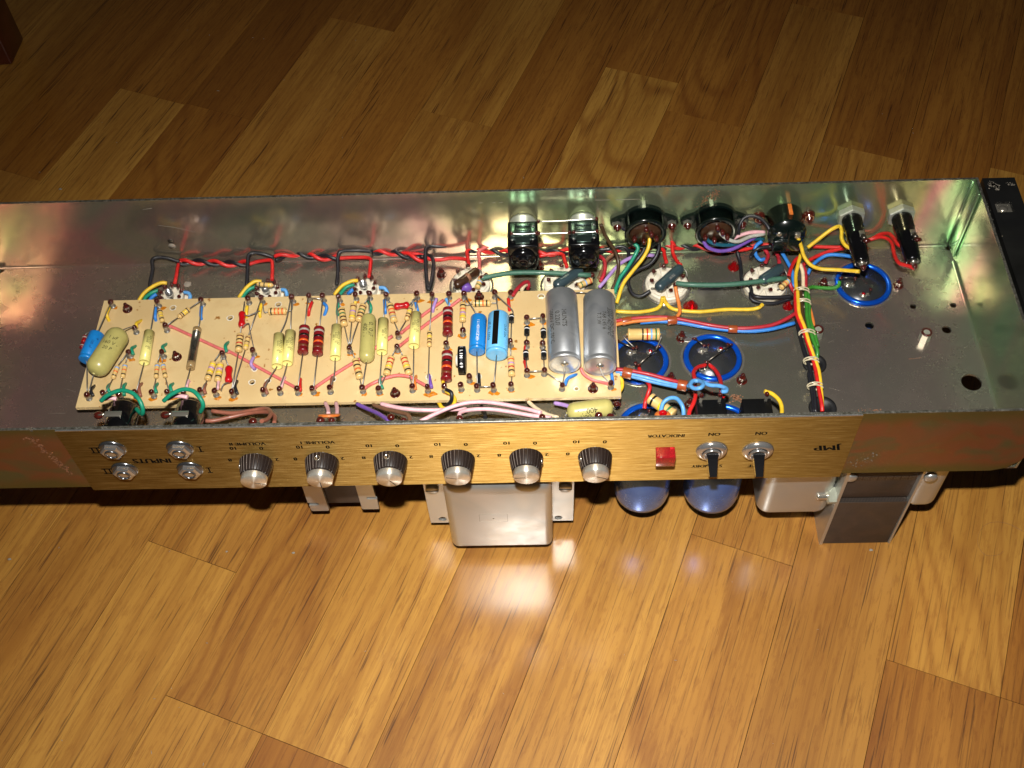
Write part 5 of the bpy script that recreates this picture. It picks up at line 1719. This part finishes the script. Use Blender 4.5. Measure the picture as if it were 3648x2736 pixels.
        ('lightblue', ('S', 1330, 340, 30), ('S', 1400, 280, 36), ('S', 1500, 250, 42), ('S', 1570, 300, 46), ('S', 1530, 360, 48), ('S', 1430, 370, 46), ('S', 1370, 320, 44), ('S', 1420, 250, 42), ('S', 1560, 270, 42), ('S', 1680, 320, 44), ('S', 1820, 330, 46), ('S', 1930, 370, 48), ('S', 1930, 415, 50), ('S', 1860, 420, 51)),
        ('red', ('S', 1610, 0, 9), ('S', 1480, 40, 14), ('S', 1420, 120, 18), ('S', 1435, 220, 22), ('S', 1440, 380, 26), ('S', 1450, 480, 30), ('S', 1420, 600, 32), ('S', 1360, 720, 32), ('S', 1340, 840, 32)),
        ('red', ('S', 1670, 0, 9), ('S', 1760, 80, 12), ('S', 1830, 200, 18), ('S', 1855, 320, 26), ('S', 1860, 440, 34), ('S', 1880, 500, 36)),
        ('red', ('S', 560, 50, 6), ('S', 590, 120, 8), ('S', 690, 270, 12), ('S', 730, 350, 14), ('S', 700, 460, 12), ('S', 660, 580, 8), ('S', 645, 690, 6)),
        ('yellow', ('S', 240, 440, 12), ('S', 290, 350, 12), ('S', 290, 250, 13), ('S', 240, 180, 14)),
        ('lightblue', ('S', 900, 740, 30), ('S', 940, 600, 32), ('S', 1040, 525, 34), ('S', 1150, 530, 36), ('S', 1230, 620, 36), ('S', 1260, 720, 34), ('S', 1260, 850, 30)),
        ('yellow', ('D', 1725, 1090, 50), ('D', 1800, 1115, 48), ('D', 1870, 1180, 44), ('D', 1895, 1260, 38), ('D', 1890, 1360, 30)),
        # controls side: leads below the board
        ('rustbrown', ('K', 40, 130, 22), ('K', 160, 135, 22), ('K', 330, 100, 20), ('K', 520, 60, 20), ('K', 690, 50, 26), ('K', 770, 90, 34), ('K', 765, 160, 40)),
        ('rustbrown', ('K', 150, 40, 16), ('K', 350, 60, 16), ('K', 520, 40, 18), ('K', 680, 15, 22), ('K', 735, 60, 32), ('K', 700, 120, 40), ('K', 640, 140, 46)),
        ('pink', ('K', 1270, -40, 20), ('K', 1295, 20, 26), ('K', 1300, 70, 32)), ('pink', ('K', 1375, -40, 20), ('K', 1385, 20, 26), ('K', 1385, 90, 32)),
        ('violet', ('K', 1580, -30, 18), ('K', 1690, 20, 24), ('K', 1800, 70, 34), ('K', 1900, 135, 44)),
        ('brown', ('K', 1740, -20, 16), ('K', 1860, 20, 24), ('K', 2030, 60, 34), ('K', 2090, 90, 40), ('K', 2105, 150, 44)),
        ('pink', ('B', 1760, 1385, 24), ('C', 0, 1240, 26), ('C', 150, 1265, 28), ('C', 350, 1275, 28), ('C', 550, 1270, 26), ('C', 720, 1260, 22)),
        ('pink', ('C', 270, 1385, 34), ('C', 400, 1320, 34), ('C', 560, 1250, 34), ('C', 720, 1205, 34), ('C', 900, 1195, 34), ('C', 1100, 1220, 35), ('C', 1300, 1260, 37), ('C', 1460, 1300, 40)),
        ('pink', ('C', 650, 1340, 44), ('C', 670, 1295, 42), ('C', 770, 1270, 39), ('C', 950, 1265, 37), ('C', 1150, 1290, 37), ('C', 1350, 1325, 38), ('C', 1560, 1350, 40)),
        ('cream', ('C', 1330, 1190, 14), ('C', 1400, 1250, 18), ('C', 1500, 1310, 24), ('C', 1620, 1350, 30)),
        ('lavender', ('C', 1590, 1205, 14), ('C', 1690, 1225, 16), ('C', 1760, 1250, 18)),
        ('yellow', ('C', 520, 1085, BZ + 5), ('C', 575, 1120, BZ + 6), ('C', 610, 1180, BZ + 2), ('C', 570, 1250, BZ - 3), ('C', 490, 1255, BZ - 4), ('C', 450, 1195, BZ - 6)),
        ('black', ('C', 525, 1075, BZ + 6), ('C', 575, 1105, BZ + 7), ('C', 575, 1180, BZ + 3), ('C', 530, 1230, BZ - 3), ('C', 480, 1240, BZ - 6)),
        ('black', ('C', 870, 1240, 12), ('C', 900, 1300, 18), ('C', 910, 1360, 22)),
        ('green', ('A', 505, 1355, 58), ('A', 580, 1290, 62), ('A', 720, 1235, 65), ('A', 850, 1260, 66), ('A', 935, 1340, 65), ('A', 975, 1440, 61), ('A', 965, 1500, 55), ('A', 900, 1440, 50)),
        ('green', ('A', 1210, 1355, 58), ('A', 1290, 1285, 62), ('A', 1420, 1225, 65), ('A', 1540, 1240, 66), ('A', 1620, 1320, 65), ('A', 1655, 1400, 61), ('A', 1625, 1480, 54)),
        ('pink', ('A', 500, 1340, 52), ('A', 600, 1320, 53), ('A', 680, 1330, 52)), ('pink', ('A', 1250, 1330, 52), ('A', 1350, 1295, 53), ('A', 1480, 1310, 53)),
        ('crimson', ('E', 400, 1270, 24), ('E', 450, 1200, 23), ('E', 520, 1135, 20), ('E', 570, 1120, 17), ('E', 580, 1160, 14), ('E', 570, 1200, 10)),
        ('cream', ('E', 500, 1210, 18), ('E', 530, 1165, 17), ('E', 565, 1150, 14))):
    wire(c_, pts, 1.42, AMP)
# sleeves of brown tape round the pairs, and clear ties round the loom
for z_, x0, y0, x1, y1, z, r in (('D', 320, 405, 410, 388, 7.4, 3.0), ('D', 765, 395, 858, 385, 6.8, 3.2), ('D', 1365, 475, 1455, 478, 7, 2.9), ('D', 330, 900, 420, 922, 19.5, 3.9), ('D', 868, 1022, 960, 1040, 20.5, 3.9)):
    q0, q1 = at(z_, x0, y0, z), at(z_, x1, y1, z)
    b_ = MB()
    d = q1 - q0
    b_.lathe(q0, d, [(0, r - 0.1), (0.2, r), (d.length - 0.2, r), (d.length, r - 0.1)], 'tape', 16)
    b_.build('tape_sleeve', AMP)
for z_, x, y, z, r in (('R', 430, 805, 9, 5.0), ('R', 440, 920, 9, 5.2), ('R', 485, 1220, 8, 5.0), ('R', 525, 1490, 7, 4.6), ('Q', 155, 910, 6.5, 4.6)):
    q = at(z_, x, y, z)
    b_ = MB()
    for dd in (-0.7, 0.7):
        P = []
        for k in range(17):
            a = 2 * math.pi * k / 16
            P.append(q + Vector((math.cos(a) * (r + 0.6), dd + 0.9 * math.sin(a * 0.5 + dd), math.sin(a) * (r * 0.8))))
        b_.tube(P, 0.55, 'tie', 6)
    b_.ball(q + Vector((-0.5, 0, r * 0.85)), 1.2, 'tie', squash=(1.6, 1, 0.7), jit=0.15)
    b_.build('lacing_tie', AMP)

# ================================================================== REAR PANEL PARTS
AXZ = 36.0
def rear_jack(x):
    b_ = MB()
    b_.box((x - 11, 165, 24.5), (x + 11, 189.5, 47), 'bakelite', 1.2)
    b_.lathe((x, 166, 35), (0, -1, 0), [(0, 9.4), (3.5, 9.0), (5.0, 7.2), (5.2, 4.2), (6.4, 4.0), (6.6, 2.6), (5.6, 2.4), (5.6, .02)], 'bakelite', 26)
    b_.box((x - 9.5, 162.5, 24.0), (x + 9.5, 166, 33), 'bakelite', 1.0)
    j = b_.build('output_jack', AMP, 'black output jack with steel contact plate on the rear wall')
    b_ = MB()
    b_.lathe((x, DY - 0.05, AXZ), (0, -1, 0), [(0, 10.2), (2.2, 10.2), (2.4, 9.2), (8.4, 9.2)], 'nut_pale', 26)
    b_.build('washer', j)
    for x0, x1, y0, y1, dz in ((-9.2, -5.4, 171, 187.5, 0.9), (5.2, 9.2, 171, 187.5, 0.9), (-5.2, 5.0, 166.5, 177.5, 1.5), (-5.2, 5.0, 184, 187.5, 0.6), (-5.2, 5.0, 178.5, 183, 0.4)):
        b_ = MB()
        b_.box((x + x0, y0, 47.02), (x + x1, y1, 47.02 + dz), 'plate_green', 0.2)
        b_.build('contact_plate', j)
    for dx, yy in ((-7.6, 170.0), (7.2, 170.2), (7.4, 183)):
        b_ = MB()
        b_.ball((x + dx, yy, 48.2), 0.9, 'solder', squash=(1, 1, 0.8))
        b_.build('rivet', j)
    return j


for x in (292.3, 336.2):
    rear_jack(x)
for (a, b2) in ((('E', 690, 438), ('E', 1345, 410)), (('E', 385, 578), ('E', 670, 572)), (('E', 690, 572), ('E', 1040, 565)), (('E', 1085, 562), ('E', 1350, 552))):
    b_ = MB()
    q0, q1 = at(*a, 49.5), at(*b2, 49.5)
    b_.tube(spline([q0, (q0 * 2 + q1) / 3 + Vector((0, 0, -0.5)), (q0 + q1 * 2) / 3 + Vector((0, 0, -0.3)), q1], 4), 0.5, 'bare_wire', 6)
    for q in (q0, q1):
        b_.ball(q, 1.4, 'lacquer', squash=(0.9, 0.9, 1.5), jit=0.1)
    b_.build('bare_link', AMP)


def selector(x):
    b_ = MB()
    pl = []
    for k in range(40):                      # flange: disc with two ears
        a = 2 * math.pi * k / 40
        r = 16.5
        px_, pz_ = r * math.cos(a), r * math.sin(a)
        if abs(math.sin(a)) < 0.42:
            px_ = math.copysign(16.5 + 8.5 * (1 - (abs(math.sin(a)) / 0.42) ** 2), math.cos(a))
            pz_ *= 0.95
        pl.append((x + px_, AXZ + pz_))
    b_.prism(pl, DY - 3.4, DY - 0.1, 'bakelite_reflection_tint', 'Y')
    b_.lathe((x, DY - 3.4, AXZ), (0, -1, 0), [(0, 14.6), (9.6, 14.4), (10.0, 15.3), (11.2, 15.3), (11.6, 14.6), (11.6, 11.6), (10.2, 11.4), (10.2, .02)], 'bakelite_reflection_tint', 36)
    for sx_ in (-1, 1):
        b_.box((x + sx_ * 12.4 - 0.5, DY - 13, AXZ + 6), (x + sx_ * 12.4 + 0.5, DY - 4, AXZ + 9.2), 'bakelite_reflection_tint')
    s = b_.build('selector_socket', AMP, 'round black selector socket with two screwed ears on the rear wall')
    b_ = MB()
    b_.lathe((x, DY - 13.4, AXZ), (0, -1, 0), [(0, 11.4), (0.8, 11.3), (0.85, .02)], 'phenolic_brown', 28)
    b_.build('pin_disc', s)
    for dx, dz in ((0, 8), (-8, -2), (-1, -5), (8, -2), (4, 3)):
        b_ = MB()
        q = Vector((x + dx, DY - 14.2, AXZ + dz))
        b_.tube([q, q + Vector((0, -3.2, 0.2)), q + Vector((0, -5.4, -0.8))], [1.3, 1.9, 0.9], 'lacquer', 8)
        b_.build('solder_lug', s)
    for sx_ in (-1, 1):
        b_ = MB()
        b_.lathe((x + sx_ * 20, DY - 3.4, AXZ - 0.5), (0, -1, 0), [(0, 3.6), (3.0, 3.6), (3.2, 3.0)], 'plated', 6, False)
        b_.lathe((x + sx_ * 20, DY - 3.4, AXZ - 0.5), (0, -1, 0), [(3.0, 3.1), (3.6, 2.8), (4.2, 1.7), (6.0, 1.6), (6.4, .02)], 'lacquer', 12)
        b_.build('nut', s)


for x in (381.6, 433.0):
    selector(x)
# mains inlet / voltage selector drum
x = 483.8
b_ = MB()
b_.lathe((x, DY - 0.1, AXZ), (0, -1, 0), [(0, 13.6), (15.5, 13.4), (16.0, 14.0), (17.4, 14.0), (17.8, 13.2), (20.5, 12.4), (20.6, .02)], 'bakelite_reflection_tint', 36)
b_.box((x - 10, DY - 24, AXZ - 12), (x + 10, DY - 20, AXZ - 1), 'bakelite_reflection_tint', 1.0)
b_.box((x - 0.6, DY - 24.6, AXZ - 11), (x + 0.6, DY - 20, AXZ + 9), 'bakelite_reflection_tint', 0.2)
ms = b_.build('mains_socket', AMP, 'black drum shaped mains socket on the rear wall')
for dx, dz in ((-6.5, 3.5), (6.5, 3.5)):
    b_ = MB()
    b_.lathe((x + dx, DY - 20.6, AXZ + dz), (0, -1, 0), [(0, 2.2), (0.8, 2.1), (1.0, 1.2), (0.6, .02)], 'plated', 12)
    if dx > 0:
        b_.box((x + dx - 2.0, DY - 23.2, AXZ + dz - 2.4), (x + dx + 2.0, DY - 20.8, AXZ + dz + 2.2), 'plated', 0.5)
    b_.build('terminal', ms)
b_ = MB()
b_.box((x + 0.6, DY - 11, AXZ + 12.6), (x + 3.4, DY - 0.5, AXZ + 13.75), 'copper_disc', 0.1)
b_.build('brass_strip', ms)
for sx_ in (-1, 1):
    b_ = MB()
    q = Vector((x + sx_ * 18.2, DY - 0.1, AXZ + 1))
    b_.lathe(q, (0, -1, 0), [(0, 4.6), (1.0, 4.6), (1.2, 3.6), (4.0, 3.6)], 'copper_mark', 6, False)
    b_.lathe(q, (0, -1, 0), [(0, 4.8), (1.3, 4.4), (3.6, 3.4), (4.4, 1.8), (6.6, 1.6), (6.8, .02)], 'lacquer', 14)
    b_.build('nut', ms)
# fuse holders
for x, sl in ((532.6, 0.0), (568.8, 0.0)):
    b_ = MB()
    prof = [(4.5, 7.2)]
    for i in range(8):
        prof += [(5.0 + i * 1.5, 7.4), (5.8 + i * 1.5, 6.7)]
    prof += [(18.0, 7.1), (26, 7.0), (27, 6.6), (46.5, 5.4), (47.2, 5.0), (47.2, 2.6)]
    b_.lathe((x, DY, AXZ), (0, -1, 0), [(0, 6.5)] + prof + [(46.4, 2.4), (46.4, .02)], 'bakelite', 28)
    fh = b_.build('fuse_holder', AMP, 'black screw fuse holder with hexagonal nut on the rear wall')
    b_ = MB()
    b_.lathe((x, DY - 0.1, AXZ), (0, -1, 0), [(0, 10.4), (4.4, 10.4), (5.0, 9.7), (5.0, 7.3)], 'nut_pale', 6, False, up=(1, 0, 0.1))
    b_.build('nut', fh)
    b_ = MB()
    b_.box((x + 0.5, DY - 28, AXZ + 6.2), (x + 4.3, DY - 22.5, AXZ + 7.5), 'plated', 0.2)
    b_.tube([(x + 2.4, DY - 27, AXZ + 7), (x + 3.4, DY - 31, AXZ + 7.6)], 1.7, 'plated_dark', 8)
    b_.ball((x + 4.2, DY - 33, AXZ + 7.8), 2.2, 'lacquer', squash=(1.3, 0.9, 0.8))
    b_.build('side_terminal', fh)
    b_ = MB()
    b_.lathe((x, DY - 46.6, AXZ), (0, -1, 0), [(0, 2.4), (1.5, 2.4), (1.6, 1.6), (4, 1.5)], 'plated', 14)
    b_.ball((x + 0.3, DY - 50.5, AXZ - 0.4), 2.2, 'lacquer', squash=(0.9, 1.3, 1.0), jit=0.1)
    b_.build('end_terminal', fh)

# ================================================================== LOOSE HARDWARE ON THE CHASSIS FLOOR
for z_, x, y in (('F', 2000, 1150), ('G', 795, 1320), ('D', 905, 570), ('D', 800, 975), ('D', 1500, 985), ('D', 985, 1230), ('U', 680, 880), ('E', 700, 960), ('F', 980, 1640) if False else ('D', 260, 1215)):
    screw_nut(at(z_, x, y, 0), AMP, 2.9, 7.0, 'bolt')
# tall hexagonal standoffs
for p in (at('Q', 1225, 440, 0), at('Q', 165, 410, 0)):
    b_ = MB()
    b_.lathe(p, (0, 0, 1), [(0, 4.0), (8.0, 4.0), (8.4, 3.6)], 'nut_pale', 6, False)
    b_.lathe(p + Vector((0, 0, 8.0)), (0, 0, 1), [(0, 3.9), (0.9, 3.7), (1.1, 2.6), (0.2, 2.3), (0.2, .02)], 'lacquer', 16)
    b_.build('standoff_nut', AMP)
# red lacquered valve socket screws
for z_, x, y, r in (('F', 990, 955, 3.4), ('D', 995, 255, 4.4), ('F', 1600, 1400, 2.8)):
    p = at(z_, x, y, 0)
    b_ = MB()
    b_.lathe(p + Vector((0, 0, 0.05)), (0, 0, 1), [(0, r + 1.2), (0.8, r + 0.8), (2.2, r * 0.7), (5.2, r * 0.45), (6.0, .02)], 'red_drop', 18)
    b_.build('sealed_screw', AMP)
# rubber grommets
for z_, x, y, r in (('Q', 148, 685, 8.4), ('Q', 228, 1120, 9.6)):
    p = at(z_, x, y, 0)
    b_ = MB()
    b_.lathe(p + Vector((0, 0, 0.05)), (0, 0, 1), [(0, r), (1.4, r - 0.3), (1.8, r - 1.4), (1.2, r * 0.55), (0.3, r * 0.5), (0.3, .02)], 'rubber', 28)
    b_.build('grommet', AMP)
# bright paint spots on the chassis floor
for z_, x, y, r in (('A', 1478, 40, 2.9), ('U', 3000, 3000, 0.1)):
    if r > 1:
        p = at(z_, x, y, 0)
        b_ = MB()
        b_.lathe(p + Vector((0, 0, 0.02)), (0, 0, 1), [(0, r), (0.15, r * 0.9), (0.16, .02)], 'dust', 16)
        b_.build('paint_drop', CH)
# bleeder and dropper resistors over the filter cans
axial('res', 'D', 375, 530, 693, 527, 9.0, [('D', 345, 560, 9), ('D', 440, 655)], [('D', 705, 560, 9), ('D', 650, 690)], ('black', 'orange', 'blue', 'green') if False else (), zs=12, parent=AMP, zend=6, r_lead=0.5)
q0, q1 = at('D', 375, 530, 12), at('D', 693, 527, 12)
d = (q1 - q0).normalized()
L = (q1 - q0).length
b_ = MB()
for t, bc_ in ((0.44, 'black'), (0.58, 'red'), (0.71, 'blue'), (0.85, 'green')):
    b_.lathe(q0 + d * L * t, d, [(0, 4.2), (0.02, 4.27), (1.1, 4.27), (1.12, 4.2)], 'band_' + bc_, 20)
b_.build('colour_bands', AMP)
axial('res', 'S', 730, 520, 1110, 790, 8.4, None, None, ('black', 'yellow', 'green'), zs=22, parent=AMP, r_lead=0.5)
axial('round', 'C', 1715, 1300, 2165, 1240, 12.5, [('C', 1690, 1350, 30)], [('C', 2190, 1260, 30)], zs=32, parent=AMP, zend=30,
      text=(('400V -', 5.0, 0.42, 0.1, 'ink', True), ('100n', 5.0, 0.42, 0.75, 'ink', True)))
for a, b2, z in ((('D', 1155, 800), ('D', 1395, 630), 7), (('D', 480, 830), ('D', 690, 650), 7), (('D', 270, 590), ('D', 430, 665), 7), (('D', 1035, 570), ('D', 1130, 640), 6), (('R', 820, 665), ('R', 960, 665), 7)):
    b_ = MB()
    q0, q1 = at(*a, z), at(*b2, z)
    b_.tube([q0, (q0 + q1) / 2 + Vector((0, 0, 0.4)), q1], 0.6, 'plated_dark', 6)
    b_.ball(q0, 1.4, 'lacquer', squash=(1.3, .8, .8), jit=.15)
    b_.ball(q1, 1.3, 'lacquer', squash=(1.1, .8, .8), jit=.15)
    b_.build('bare_link', AMP)
for z_, x, y, w_ in (('D', 985, 585, 3.0), ('F', 2105, 1130, 3.0)):
    p = at(z_, x, y, 0.5)
    b_ = MB()
    b_.box((p.x - 4, p.y - 1.6, 0.3), (p.x + 4, p.y + 1.6, 0.9), 'solder', 0.2)
    b_.build('solder_tag', AMP)

# ---- potentiometers behind the panel
for i, kx in enumerate(KX):
    b_ = MB()
    b_.lathe((kx, 3, 30), (0, 1, 0), [(0, 9.5), (1, 12), (12, 12), (12.6, 11.4), (12.6, .02)], 'plated_dark', 28)
    pt_ = b_.build('potentiometer', AMP)
    for dx in (-6, 0, 6):
        b_ = MB()
        b_.box((kx + dx - 1, 5, 41), (kx + dx + 1, 5.8, 49), 'plated')
        b_.ball((kx + dx, 5.6, 50), 2.0, 'lacquer', squash=(1, 1, 1.1), jit=0.12)
        b_.build('terminal', pt_)
# blobs and ceramic discs that show between board and front wall
for z_, x, y, z, r in (('K', 555, 140, 52, 2.6), ('K', 1220, 130, 52, 2.6), ('K', 1330, 130, 50, 2.2), ('K', 1915, 100, 46, 2.4), ('K', 2040, 130, 50, 2.0), ('C', 655, 1355, 50, 2.2), ('C', 2025, 1325, 50, 2.4), ('C', 1470, 1340, 48, 2.0), ('C', 2205, 1215, 20, 2.0), ('S', 110, 815, 52, 2.4)):
    b_ = MB()
    b_.ball(at(z_, x, y, z), r, 'lacquer', squash=(1.1, 1, 0.95), jit=0.05)
    b_.build('solder_blob', AMP)
p = at('K', 1305, 90, 42)
b_ = MB()
b_.lathe(p + Vector((0, 0, -0.8)), (0, 0.8, 0.62), [(0, 6.5), (0.4, 7.2), (1.4, 7.2), (1.8, 6.5), (1.82, .02)], 'copper_disc', 24)
b_.build('disc_capacitor', AMP)
p = at('S', 930, 800, 46)
b_ = MB()
b_.ball(p, 4.6, 'copper_disc', squash=(1.2, 0.8, 0.8))
b_.ball(p + Vector((0, 0, 2)), 3.0, 'red_lacquer', squash=(1, 0.8, 1.2))
b_.build('lamp_holder', AMP)

# ---- print on the big moulded capacitor: upright to the viewer, three lines
zc = BZ + 13.0
p0, p1 = at('A', 735, 560, zc), at('A', 425, 1040, zc)
d = (p1 - p0).normalized()
L = (p1 - p0).length
n = CAM_P - p0
n = (n - d * n.dot(d)).normalized()
e = n.cross(d)                                # across the body
b_ = MB()
for s, t, size in (('1 µF', 0.30, 3.6), ('160 V -', 0.42, 3.8), ('20 P', 0.54, 3.6)):
    vv, ff = text2d(s, size)
    base = len(b_.v)
    c0 = p0 + d * L * t
    for x_, y_ in vv:
        a = (x_ - y_ * -0.0) / 8.0 - 0.25
        b_.v.append(c0 - d * (y_ + x_ * 0.12) + (n * math.cos(a) + e * math.sin(a)) * 8.08)
    for f in ff:
        b_.face([base + i for i in f], 'ink')
b_.build('lettering', BOARD)
